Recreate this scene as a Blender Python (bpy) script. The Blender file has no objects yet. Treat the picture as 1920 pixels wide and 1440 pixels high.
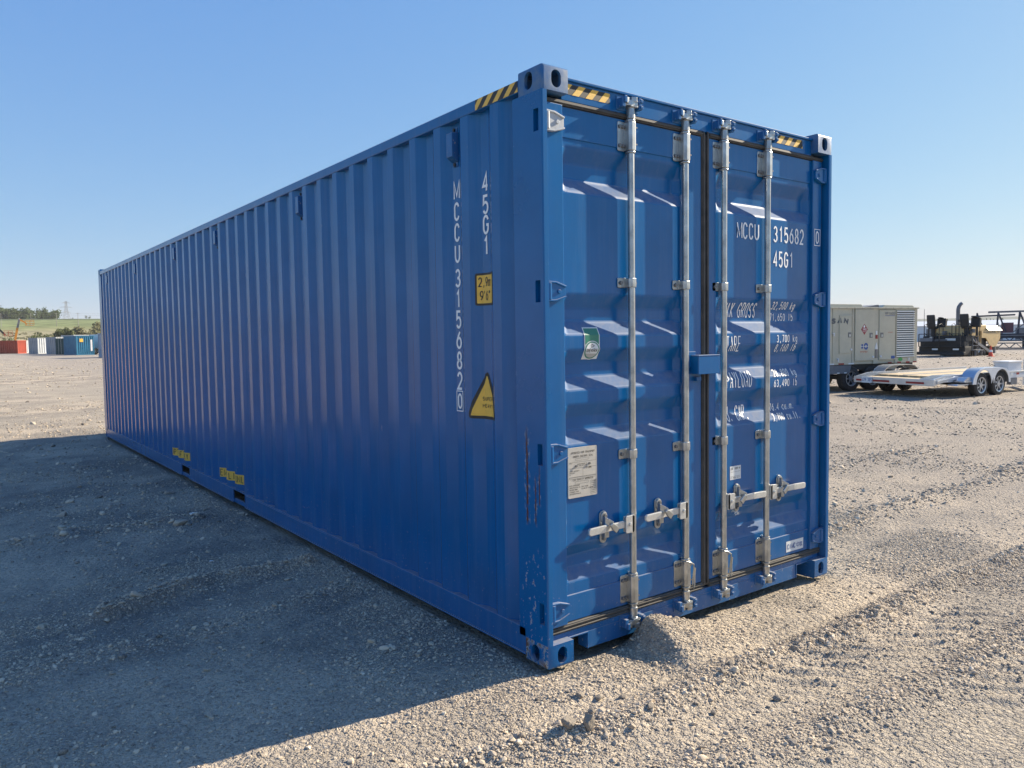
import bpy, bmesh, math, random
import numpy as np
from mathutils import Vector, Matrix

SC = bpy.context.scene
COL = SC.collection
R = math.radians

# ------------------------------------------------------------------ camera
cam_d = bpy.data.cameras.new('camera')
cam = bpy.data.objects.new('camera', cam_d)
COL.objects.link(cam)
cam_d.sensor_width = 36.0
cam_d.sensor_fit = 'HORIZONTAL'
cam_d.lens = 1447.6 / 1920 * 36
cam_d.clip_start = 0.05
cam_d.clip_end = 20000
_a, _b, _c = 0.640120477, -0.0598160573, -0.0149830049
_f = Vector((math.sin(_a) * math.cos(_b), math.cos(_a) * math.cos(_b), math.sin(_b)))
_r = Vector((math.cos(_a), -math.sin(_a), 0))
_u = _r.cross(_f)
_r2 = _r * math.cos(_c) + _u * math.sin(_c)
_u2 = -_r * math.sin(_c) + _u * math.cos(_c)
CAM = Vector((-2.314, -2.843, 1.621))
cam.matrix_world = Matrix(((_r2.x, _u2.x, -_f.x, CAM.x), (_r2.y, _u2.y, -_f.y, CAM.y),
                           (_r2.z, _u2.z, -_f.z, CAM.z), (0, 0, 0, 1)))
SC.camera = cam

# ------------------------------------------------------------------ light
SUN_EL = R(28.6)
SUN_DIR = Vector((0.986, -0.165, 0)).normalized() * math.cos(SUN_EL) + Vector((0, 0, math.sin(SUN_EL)))
world = bpy.data.worlds.new('World')
SC.world = world
world.use_nodes = True
wn = world.node_tree
bg = wn.nodes['Background']
sky = wn.nodes.new('ShaderNodeTexSky')
sky.sky_type = 'NISHITA'
sky.sun_disc = False
sky.sun_elevation = SUN_EL
sky.sun_rotation = math.atan2(SUN_DIR.x, SUN_DIR.y)
sky.altitude = 100
sky.air_density = 1.0
sky.dust_density = 0.3
sky.ozone_density = 3.0
# the camera's gentle highlight roll-off, the same in every direction of the sky
_sep = wn.nodes.new('ShaderNodeSeparateColor')
_com = wn.nodes.new('ShaderNodeCombineColor')
wn.links.new(sky.outputs['Color'], _sep.inputs[0])
for _i, (_g, _k) in enumerate(((.80, .62), (.57, 1.07), (.22, 2.50))):
    _p = wn.nodes.new('ShaderNodeMath'); _p.operation = 'POWER'; _p.inputs[1].default_value = _g
    _q = wn.nodes.new('ShaderNodeMath'); _q.operation = 'MULTIPLY'; _q.inputs[1].default_value = _k
    wn.links.new(_sep.outputs[_i], _p.inputs[0]); wn.links.new(_p.outputs[0], _q.inputs[0]); wn.links.new(_q.outputs[0], _com.inputs[_i])
wn.links.new(_com.outputs[0], bg.inputs['Color'])
bg.inputs['Strength'].default_value = 0.10
sun_d = bpy.data.lights.new('sun', 'SUN')
sun_d.energy = 4.75
sun_d.angle = R(0.53)
sun_d.color = (1.0, 0.87, 0.68)
sun = bpy.data.objects.new('sun', sun_d)
COL.objects.link(sun)
sun.rotation_euler = SUN_DIR.to_track_quat('Z', 'Y').to_euler()
SC.view_settings.view_transform = 'Standard'
SC.view_settings.look = 'None'
SC.view_settings.exposure = 1.22
SC.view_settings.gamma = 1.0
SC.view_settings.use_curve_mapping = False
SC.cycles.max_bounces = 6
SC.cycles.use_denoising = True
HAZE = 0.00016

# ------------------------------------------------------------------ material helpers
def nn(nt, t, **kw):
    n = nt.nodes.new(t)
    for k, v in kw.items():
        setattr(n, k, v)
    return n

def mat(name, col, rough=0.5, metal=0.0, spec=0.5, var=0.0, vscale=6.0, bump=0.0, bscale=200.0,
        dust=0.0, col2=None, specks=0.0, coat=0.0, worn=False):
    """Plain procedural surface: base colour, optional mottling toward col2, fine relief and settled dust."""
    m = bpy.data.materials.new(name)
    m.use_nodes = True
    nt = m.node_tree
    L = nt.links.new
    p = nt.nodes['Principled BSDF']
    p.inputs['Roughness'].default_value = rough
    p.inputs['Metallic'].default_value = metal
    p.inputs['Specular IOR Level'].default_value = spec
    p.inputs['Coat Weight'].default_value = coat
    tc = nn(nt, 'ShaderNodeTexCoord')
    src = tc.outputs['Object']
    rgb = nn(nt, 'ShaderNodeRGB')
    rgb.outputs[0].default_value = (*col, 1)
    out = rgb.outputs[0]
    if var > 0:
        nz = nn(nt, 'ShaderNodeTexNoise')
        nz.inputs['Scale'].default_value = vscale
        nz.inputs['Detail'].default_value = 6
        nz.inputs['Roughness'].default_value = 0.65
        L(src, nz.inputs['Vector'])
        mr = nn(nt, 'ShaderNodeMapRange')
        mr.inputs['From Min'].default_value = 0.35
        mr.inputs['From Max'].default_value = 0.68
        L(nz.outputs['Fac'], mr.inputs['Value'])
        mx = nn(nt, 'ShaderNodeMix', data_type='RGBA')
        c2 = col2 if col2 else tuple(c * (1 - var) for c in col)
        mx.inputs['B'].default_value = (*c2, 1)
        L(mr.outputs['Result'], mx.inputs['Factor'])
        L(out, mx.inputs['A'])
        out = mx.outputs['Result']
        ra = nn(nt, 'ShaderNodeMapRange')
        ra.inputs['To Min'].default_value = max(0.02, rough - 0.08)
        ra.inputs['To Max'].default_value = min(1, rough + 0.1)
        L(nz.outputs['Fac'], ra.inputs['Value'])
        L(ra.outputs['Result'], p.inputs['Roughness'])
    if dust > 0:
        ge = nn(nt, 'ShaderNodeNewGeometry')
        sx = nn(nt, 'ShaderNodeSeparateXYZ')
        L(ge.outputs['True Normal'], sx.inputs[0])
        d1 = nn(nt, 'ShaderNodeMapRange')
        d1.inputs['From Min'].default_value = 0.12
        d1.inputs['From Max'].default_value = 0.8
        d1.inputs['To Max'].default_value = dust
        L(sx.outputs['Z'], d1.inputs['Value'])
        n2 = nn(nt, 'ShaderNodeTexNoise')
        n2.inputs['Scale'].default_value = 30
        n2.inputs['Detail'].default_value = 8
        L(src, n2.inputs['Vector'])
        m2 = nn(nt, 'ShaderNodeMath', operation='MULTIPLY')
        L(d1.outputs['Result'], m2.inputs[0])
        L(n2.outputs['Fac'], m2.inputs[1])
        mx = nn(nt, 'ShaderNodeMix', data_type='RGBA')
        mx.inputs['B'].default_value = (0.36, 0.31, 0.25, 1)
        L(m2.outputs[0], mx.inputs['Factor'])
        L(out, mx.inputs['A'])
        out = mx.outputs['Result']
        rl = p.inputs['Roughness'].links
        mr2 = nn(nt, 'ShaderNodeMix', data_type='FLOAT')
        mr2.inputs['B'].default_value = .85
        d2 = nn(nt, 'ShaderNodeMath', operation='MULTIPLY', use_clamp=True)
        d2.inputs[1].default_value = 2.0
        L(d1.outputs['Result'], d2.inputs[0])
        L(d2.outputs[0], mr2.inputs['Factor'])
        if rl: L(rl[0].from_socket, mr2.inputs['A'])
        else: mr2.inputs['A'].default_value = rough
        L(mr2.outputs['Result'], p.inputs['Roughness'])
    if specks > 0:      # dried mud splash on the lowest hand's breadth of the thing
        sz = nn(nt, 'ShaderNodeSeparateXYZ')
        L(tc.outputs['Object'], sz.inputs[0])
        zz = nn(nt, 'ShaderNodeMapRange')
        zz.inputs['From Min'].default_value = 0.55
        zz.inputs['From Max'].default_value = 0.0
        L(sz.outputs['Z'], zz.inputs['Value'])
        vo = nn(nt, 'ShaderNodeTexNoise')
        vo.inputs['Scale'].default_value = 55
        vo.inputs['Detail'].default_value = 3
        L(src, vo.inputs['Vector'])
        v2 = nn(nt, 'ShaderNodeMapRange')
        v2.inputs['From Min'].default_value = 0.66
        v2.inputs['From Max'].default_value = 0.72
        v2.inputs['To Max'].default_value = specks
        L(vo.outputs['Fac'], v2.inputs['Value'])
        mm = nn(nt, 'ShaderNodeMath', operation='MULTIPLY')
        L(zz.outputs['Result'], mm.inputs[0])
        L(v2.outputs['Result'], mm.inputs[1])
        mx = nn(nt, 'ShaderNodeMix', data_type='RGBA')
        mx.inputs['B'].default_value = (0.4, 0.36, 0.3, 1)
        L(mm.outputs[0], mx.inputs['Factor'])
        L(out, mx.inputs['A'])
        out = mx.outputs['Result']
    if worn:            # chalky rain runs and faint road grime down the sheets, a few scuffs
        mp = nn(nt, 'ShaderNodeMapping'); mp.inputs['Scale'].default_value = (7, 7, .35)
        L(src, mp.inputs['Vector'])
        ns = nn(nt, 'ShaderNodeTexNoise'); ns.inputs['Scale'].default_value = 2.2; ns.inputs['Detail'].default_value = 7; ns.inputs['Roughness'].default_value = .7
        L(mp.outputs[0], ns.inputs['Vector'])
        r1 = nn(nt, 'ShaderNodeMapRange'); r1.inputs['From Min'].default_value = .5; r1.inputs['From Max'].default_value = .78; r1.inputs['To Max'].default_value = .16
        L(ns.outputs['Fac'], r1.inputs['Value'])
        mx = nn(nt, 'ShaderNodeMix', data_type='RGBA'); mx.inputs['B'].default_value = (.17, .25, .36, 1)
        L(r1.outputs['Result'], mx.inputs['Factor']); L(out, mx.inputs['A']); out = mx.outputs['Result']
        mp2 = nn(nt, 'ShaderNodeMapping'); mp2.inputs['Scale'].default_value = (14, 14, 1.6); mp2.inputs['Location'].default_value = (3, 1, 2)
        L(src, mp2.inputs['Vector'])
        nk = nn(nt, 'ShaderNodeTexNoise'); nk.inputs['Scale'].default_value = 3.0; nk.inputs['Detail'].default_value = 5
        L(mp2.outputs[0], nk.inputs['Vector'])
        r2 = nn(nt, 'ShaderNodeMapRange'); r2.inputs['From Min'].default_value = .755; r2.inputs['From Max'].default_value = .775; r2.inputs['To Max'].default_value = .55
        L(nk.outputs['Fac'], r2.inputs['Value'])
        mx = nn(nt, 'ShaderNodeMix', data_type='RGBA'); mx.inputs['B'].default_value = (.30, .33, .37, 1)
        L(r2.outputs['Result'], mx.inputs['Factor']); L(out, mx.inputs['A']); out = mx.outputs['Result']
        sz2 = nn(nt, 'ShaderNodeSeparateXYZ'); L(tc.outputs['Object'], sz2.inputs[0])
        r3 = nn(nt, 'ShaderNodeMapRange'); r3.inputs['From Min'].default_value = .42; r3.inputs['From Max'].default_value = .12; r3.inputs['To Max'].default_value = .5
        L(sz2.outputs['Z'], r3.inputs['Value'])
        m3 = nn(nt, 'ShaderNodeMath', operation='MULTIPLY'); L(r3.outputs['Result'], m3.inputs[0]); L(ns.outputs['Fac'], m3.inputs[1])
        m4 = nn(nt, 'ShaderNodeMath', operation='MULTIPLY'); L(m3.outputs[0], m4.inputs[0]); m4.inputs[1].default_value = .30
        mx = nn(nt, 'ShaderNodeMix', data_type='RGBA'); mx.inputs['B'].default_value = (.30, .27, .23, 1)
        L(m4.outputs[0], mx.inputs['Factor']); L(out, mx.inputs['A']); out = mx.outputs['Result']
    L(out, p.inputs['Base Color'])
    if bump > 0:
        nb = nn(nt, 'ShaderNodeTexNoise')
        nb.inputs['Scale'].default_value = bscale
        nb.inputs['Detail'].default_value = 4
        L(src, nb.inputs['Vector'])
        bp = nn(nt, 'ShaderNodeBump')
        bp.inputs['Strength'].default_value = bump
        bp.inputs['Distance'].default_value = 0.01
        L(nb.outputs['Fac'], bp.inputs['Height'])
        if worn:        # slight oil-canning of the sheet
            nw = nn(nt, 'ShaderNodeTexNoise'); nw.inputs['Scale'].default_value = 2.6; nw.inputs['Detail'].default_value = 1
            L(src, nw.inputs['Vector'])
            bw = nn(nt, 'ShaderNodeBump'); bw.inputs['Strength'].default_value = .22; bw.inputs['Distance'].default_value = .025
            L(nw.outputs['Fac'], bw.inputs['Height']); L(bw.outputs['Normal'], bp.inputs['Normal'])
        L(bp.outputs['Normal'], p.inputs['Normal'])
    return m

BLUE = (0.0016, 0.116, 0.335)
M = {}
M['blue'] = mat('blue_paint', BLUE, 0.21, spec=.45, var=0.16, vscale=2.5, bump=0.015, bscale=60, dust=0.9, specks=0.6, worn=True)
M['zinc'] = mat('galvanised_steel', (0.56, 0.575, 0.565), 0.33, metal=0.85, var=0.42, vscale=11, bump=0.03, bscale=90)
M['zinc_bright'] = mat('zinc_handle', (0.68, 0.68, 0.65), 0.38, metal=0.55, var=0.2, vscale=40)
M['rubber'] = mat('door_rubber', (0.042, 0.041, 0.040), 0.6, var=0.5, vscale=14, col2=(0.085, 0.08, 0.072), dust=0.4)
M['white_print'] = mat('white_lettering', (0.90, 0.92, 0.92), 0.5, var=0.08, vscale=30)
M['black_print'] = mat('black_lettering', (0.018, 0.018, 0.02), 0.5)
M['yellow'] = mat('yellow_sticker', (0.86, 0.52, 0.075), 0.45, var=0.12, vscale=20)
M['sticker_black'] = mat('black_sticker', (0.03, 0.028, 0.026), 0.5, var=0.3, vscale=20)
M['sticker_white'] = mat('white_sticker', (0.75, 0.77, 0.76), 0.45, var=0.06)
M['sticker_green'] = mat('green_sticker', (0.035, 0.22, 0.145), 0.4, var=0.12)
M['sticker_grey'] = mat('grey_sticker', (0.45, 0.44, 0.41), 0.45)
M['plate'] = mat('approval_plate', (0.56, 0.53, 0.47), 0.42, metal=0.15, var=0.12, vscale=18)
M['bolt'] = mat('dark_bolt', (0.2, 0.2, 0.2), 0.45, metal=0.6)
M['hinge_white'] = mat('primed_hinge', (0.46, 0.50, 0.54), 0.5, var=0.25, vscale=40)
M['logo_blue'] = mat('dark_blue_print', (0.03, 0.09, 0.3), 0.5)
M['dark'] = mat('dark_steel', (0.018, 0.02, 0.024), 0.55, var=0.4, vscale=8)
M['tyre'] = mat('tyre_rubber', (0.022, 0.022, 0.023), 0.8, var=0.5, vscale=9, col2=(0.06, 0.055, 0.05))
M['alu'] = mat('brushed_aluminium', (0.54, 0.57, 0.61), 0.33, metal=0.8, var=0.12, vscale=5)
M['trailer_white'] = mat('white_trailer_paint', (0.74, 0.75, 0.75), 0.4, var=0.1, vscale=6)
M['wood'] = mat('pale_deck_wood', (0.55, 0.43, 0.27), 0.75, var=0.25, vscale=5)
M['red_lens'] = mat('red_lens', (0.3, 0.012, 0.016), 0.3)
M['amber'] = mat('orange_plastic', (0.75, 0.09, 0.04), 0.5)
M['beige'] = mat('beige_enamel', (0.55, 0.515, 0.39), 0.45, var=0.14, vscale=2.5, dust=0.3)
M['beige_light'] = mat('pale_beige_roof', (0.56, 0.54, 0.42), 0.5, var=0.08)
M['slat'] = mat('louvre_slat', (0.80, 0.79, 0.72), 0.5)  # paler than the body: sunlight on the slats put into their colour
M['tan'] = mat('tan_machine_paint', (0.64, 0.46, 0.21), 0.5, var=0.3, vscale=3, col2=(0.48, 0.35, 0.18))
M['navy_steel'] = mat('weathered_blue_steel', (0.03, 0.045, 0.075), 0.6, var=0.4, vscale=3)
M['grey_steel'] = mat('grey_painted_steel', (0.17, 0.18, 0.2), 0.55, var=0.3, vscale=3)
M['orange'] = mat('orange_machine_paint', (0.62, 0.25, 0.03), 0.5, var=0.15, vscale=3)
M['red_orange'] = mat('red_machine_paint', (0.5, 0.09, 0.04), 0.5, var=0.15)
M['pole'] = mat('weathered_pole', (0.3, 0.28, 0.26), 0.8, var=0.2)
M['bark'] = mat('bark', (0.08, 0.06, 0.045), 0.9, var=0.3)
M['paper'] = mat('white_paper', (0.8, 0.8, 0.78), 0.8)
M['white_metal'] = mat('white_cladding', (0.72, 0.74, 0.76), 0.5, var=0.08)
M['glass'] = mat('dark_glass', (0.02, 0.025, 0.03), 0.08, spec=0.8)

# left corner post: same paint with the rubbed rust streaks and chips of this one container
def worn_paint(name, streaks, chips, rust_edge=None):
    m = mat(name, BLUE, 0.25, spec=.42, var=0.16, vscale=2.5, bump=0.02, bscale=60, dust=0.9, specks=0.45)
    nt = m.node_tree
    L = nt.links.new
    p = nt.nodes['Principled BSDF']
    base = p.inputs['Base Color'].links[0].from_socket
    tc = nn(nt, 'ShaderNodeTexCoord')
    sp = nn(nt, 'ShaderNodeSeparateXYZ')
    L(tc.outputs['Object'], sp.inputs[0])
    def math_(op, a, b=None):
        n = nn(nt, 'ShaderNodeMath', operation=op)
        for i, v in enumerate((a, b)):
            if v is None:
                continue
            if isinstance(v, (int, float)):
                n.inputs[i].default_value = v
            else:
                L(v, n.inputs[i])
        return n.outputs[0]
    def noise(scale, detail=5, stretch=(1, 1, 1)):
        mp = nn(nt, 'ShaderNodeMapping')
        mp.inputs['Scale'].default_value = stretch
        L(tc.outputs['Object'], mp.inputs['Vector'])
        n = nn(nt, 'ShaderNodeTexNoise')
        n.inputs['Scale'].default_value = scale
        n.inputs['Detail'].default_value = detail
        n.inputs['Roughness'].default_value = 0.7
        L(mp.outputs[0], n.inputs['Vector'])
        return n.outputs['Fac']
    def step(v, a, b):
        r = nn(nt, 'ShaderNodeMapRange')
        r.inputs['From Min'].default_value = a
        r.inputs['From Max'].default_value = b
        if isinstance(v, (int, float)):
            r.inputs['Value'].default_value = v
        else:
            L(v, r.inputs['Value'])
        return r.outputs['Result']
    nz = noise(60, 6, (1, 1, 0.5))
    wob = noise(5, 2)
    cur = base
    def blend(fac, col):
        nonlocal cur
        mx = nn(nt, 'ShaderNodeMix', data_type='RGBA')
        mx.inputs['B'].default_value = (*col, 1)
        L(fac, mx.inputs['Factor'])
        L(cur, mx.inputs['A'])
        cur = mx.outputs['Result']
    # scattered bare chips
    for y0, y1, z0, z1, th in chips:
        a = math_('MULTIPLY', step(sp.outputs['Y'], y0 - .01, y0 + .01), step(sp.outputs['Y'], y1 + .01, y1 - .01))
        b = math_('MULTIPLY', step(sp.outputs['Z'], z0 - .05, z0 + .05), step(sp.outputs['Z'], z1 + .05, z1 - .05))
        reg = math_('MULTIPLY', a, b)
        ch = noise(34, 5, (1, 1, 0.6))
        blend(math_('MULTIPLY', reg, step(ch, th, th + .025)), (0.42, 0.44, 0.45))
        blend(math_('MULTIPLY', reg, step(ch, th + .04, th + .06)), (0.12, 0.05, 0.025))
    for y, w, z0, z1 in streaks:
        d = math_('ABSOLUTE', math_('SUBTRACT', sp.outputs['Y'], math_('ADD', math_('MULTIPLY', math_('SUBTRACT', wob, .5), .012), y)))
        zm = math_('MULTIPLY', step(sp.outputs['Z'], z0 - .01, z0 + .02), step(sp.outputs['Z'], z1 + .05, z1 - .05))
        pale = math_('MULTIPLY', zm, math_('MULTIPLY', step(d, w * 3.6, w * 1.4), step(nz, .52, .6)))
        blend(pale, (0.30, 0.36, 0.42))
        rust = math_('MULTIPLY', zm, math_('MULTIPLY', step(d, w * 1.3, w * .7), step(nz, .38, .46)))
        blend(rust, (0.085, 0.032, 0.018))
    if rust_edge:
        z0, z1, th = rust_edge
        zm = math_('MULTIPLY', step(sp.outputs['Z'], z0 - .01, z0 + .01), step(sp.outputs['Z'], z1 + .01, z1 - .01))
        ys = math_('MAXIMUM', step(sp.outputs['Y'], .135, .17), step(sp.outputs['Y'], .055, .02))
        zs = math_('MAXIMUM', step(sp.outputs['Z'], z0 + .045, z0), step(sp.outputs['Z'], z1 - .035, z1))
        on_side = step(sp.outputs['X'], .004, .001)
        edge = math_('MULTIPLY', math_('MULTIPLY', math_('MAXIMUM', ys, zs), zm), on_side)
        ch = noise(26, 6)
        blend(math_('MULTIPLY', edge, step(ch, th, th + .03)), (0.36, 0.38, 0.36))
        blend(math_('MULTIPLY', edge, step(ch, th + .06, th + .1)), (0.13, 0.06, 0.03))
    L(cur, p.inputs['Base Color'])
    return m

M['post_worn'] = worn_paint('blue_paint_scraped', [(0.150, .0075, .70, 1.15), (0.085, .005, .70, .92), (.055, .004, .80, .98)],
                            [(.02, .2, .12, .55, .60), (.06, .2, 1.0, 1.6, .70), (.02, .2, 2.1, 2.6, .74)])
M['casting_worn'] = worn_paint('blue_casting_scraped', [], [], (0.0, .118, .45))
M['casting_top'] = mat('faded_casting', (.012, .11, .30), .45, var=.6, vscale=18, col2=(.10, .17, .27), bump=.05, bscale=50)

# ------------------------------------------------------------------ mesh helpers
class MB:
    def __init__(s):
        s.v, s.f = [], []
    def add(s, vs, fs):
        o = len(s.v)
        s.v += [tuple(v) for v in vs]
        s.f += [tuple(i + o for i in f) for f in fs]
        return s
    def box(s, x0, x1, y0, y1, z0, z1):
        x0, x1 = min(x0, x1), max(x0, x1); y0, y1 = min(y0, y1), max(y0, y1); z0, z1 = min(z0, z1), max(z0, z1)
        return s.add([(x0, y0, z0), (x1, y0, z0), (x1, y1, z0), (x0, y1, z0), (x0, y0, z1), (x1, y0, z1), (x1, y1, z1), (x0, y1, z1)],
                     [(3, 2, 1, 0), (4, 5, 6, 7), (0, 1, 5, 4), (1, 2, 6, 5), (2, 3, 7, 6), (3, 0, 4, 7)])
    def prism(s, poly, axis, a, b):
        n = len(poly)
        def P(p, t):
            return {'z': (p[0], p[1], t), 'y': (p[0], t, p[1]), 'x': (t, p[0], p[1])}[axis]
        vs = [P(p, a) for p in poly] + [P(p, b) for p in poly]
        fs = [tuple(range(n - 1, -1, -1)), tuple(range(n, 2 * n))] + [(i, (i + 1) % n, n + (i + 1) % n, n + i) for i in range(n)]
        return s.add(vs, fs)
    def cyl(s, p0, p1, r0, r1=None, n=12, caps=True):
        r1 = r0 if r1 is None else r1
        p0, p1 = Vector(p0), Vector(p1)
        d = (p1 - p0).normalized()
        x = d.orthogonal().normalized(); y = d.cross(x)
        vs = []
        for p, r in ((p0, r0), (p1, r1)):
            vs += [p + (x * math.cos(2 * math.pi * i / n) + y * math.sin(2 * math.pi * i / n)) * r for i in range(n)]
        fs = [(i, (i + 1) % n, n + (i + 1) % n, n + i) for i in range(n)]
        if caps:
            fs += [tuple(range(n - 1, -1, -1)), tuple(range(n, 2 * n))]
        return s.add(vs, fs)
    def beam(s, p0, p1, w, h=None, up=(0, 0, 1)):
        """Rectangular bar from p0 to p1."""
        h = h or w
        p0, p1 = Vector(p0), Vector(p1)
        d = (p1 - p0).normalized(); upv = Vector(up)
        if abs(d.dot(upv)) > .98: upv = Vector((1, 0, 0))
        x = d.cross(upv).normalized(); y = x.cross(d)
        q = [(-w / 2, -h / 2), (w / 2, -h / 2), (w / 2, h / 2), (-w / 2, h / 2)]
        vs = [p0 + x * a + y * b for a, b in q] + [p1 + x * a + y * b for a, b in q]
        return s.add(vs, [(3, 2, 1, 0), (4, 5, 6, 7), (0, 1, 5, 4), (1, 2, 6, 5), (2, 3, 7, 6), (3, 0, 4, 7)])
    def tube(s, pts, r, n=8):
        pts = [Vector(p) for p in pts]
        vs, fs = [], []
        for k, p in enumerate(pts):
            d = (pts[min(k + 1, len(pts) - 1)] - pts[max(k - 1, 0)]).normalized()
            if k == 0: x = d.orthogonal().normalized()
            x = (x - d * x.dot(d)).normalized(); y = d.cross(x)
            rr = r[k] if isinstance(r, (list, tuple)) else r
            vs += [p + (x * math.cos(2 * math.pi * i / n) + y * math.sin(2 * math.pi * i / n)) * rr for i in range(n)]
        for k in range(len(pts) - 1):
            fs += [(k * n + i, k * n + (i + 1) % n, (k + 1) * n + (i + 1) % n, (k + 1) * n + i) for i in range(n)]
        fs += [tuple(range(n - 1, -1, -1)), tuple(range((len(pts) - 1) * n, len(pts) * n))]
        return s.add(vs, fs)
    def revolve(s, prof, c, axis, n=28):
        """prof: (offset along axis, radius) list, closed at both ends when the radius is 0."""
        c = Vector(c); d = Vector(axis).normalized()
        x = d.orthogonal().normalized(); y = d.cross(x)
        vs, fs = [], []
        for t, r in prof:
            vs += [c + d * t + (x * math.cos(2 * math.pi * i / n) + y * math.sin(2 * math.pi * i / n)) * max(r, 1e-4) for i in range(n)]
        for k in range(len(prof) - 1):
            fs += [(k * n + i, k * n + (i + 1) % n, (k + 1) * n + (i + 1) % n, (k + 1) * n + i) for i in range(n)]
        return s.add(vs, fs)
    def mesh(s, name, m, bevel=0.0, smooth=None, recalc=True):
        me = bpy.data.meshes.new(name)
        bm = bmesh.new()
        bv = [bm.verts.new(v) for v in s.v]
        for f in s.f:
            try:
                bm.faces.new([bv[i] for i in f])
            except ValueError:
                pass
        if recalc:
            bmesh.ops.recalc_face_normals(bm, faces=bm.faces)
        if bevel > 0:
            bmesh.ops.remove_doubles(bm, verts=bm.verts, dist=1e-6)
            es = [e for e in bm.edges if len(e.link_faces) == 2 and e.calc_face_angle(0) > .5]
            bmesh.ops.bevel(bm, geom=es, offset=bevel, segments=2, profile=.5, affect='EDGES', clamp_overlap=True)
        bm.to_mesh(me); bm.free()
        me.materials.append(m)
        if smooth is not None:
            me.shade_smooth()
            me.set_sharp_from_angle(angle=R(smooth))
        return me
    def build(s, name, m, parent=None, bevel=0.0, smooth=None, recalc=True):
        return link(name, s.mesh(name, m, bevel, smooth, recalc), parent)

def link(name, me, parent=None, loc=None, rotz=None):
    o = bpy.data.objects.new(name, me)
    COL.objects.link(o)
    if parent is not None: o.parent = parent
    if loc is not None: o.location = loc
    if rotz is not None: o.rotation_euler = (0, 0, rotz)
    return o

def tag(o, label, cat=None, group=None):
    o['label'] = label
    if cat: o['category'] = cat
    if group: o['group'] = group
    return o

def thing(name, label, cat, loc=(0, 0, 0), rotz=0.0, group=None, rot=None):
    o = bpy.data.objects.new(name, None)
    COL.objects.link(o)
    o.empty_display_size = .2
    o.location = loc
    o.rotation_euler = rot if rot else (0, 0, rotz)
    return tag(o, label, cat, group)

def copy_tree(o, parent=None):
    c = o.copy()
    COL.objects.link(c)
    c.parent = parent
    for ch in list(o.children):
        copy_tree(ch, c)
    return c

def rrect(x0, x1, y0, y1, r, n=4):
    pts = []
    for cx, cy, a in ((x1 - r, y1 - r, 0), (x0 + r, y1 - r, 90), (x0 + r, y0 + r, 180), (x1 - r, y0 + r, 270)):
        for i in range(n + 1):
            t = R(a + 90 * i / n)
            pts.append((cx + r * math.cos(t), cy + r * math.sin(t)))
    return pts

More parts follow.
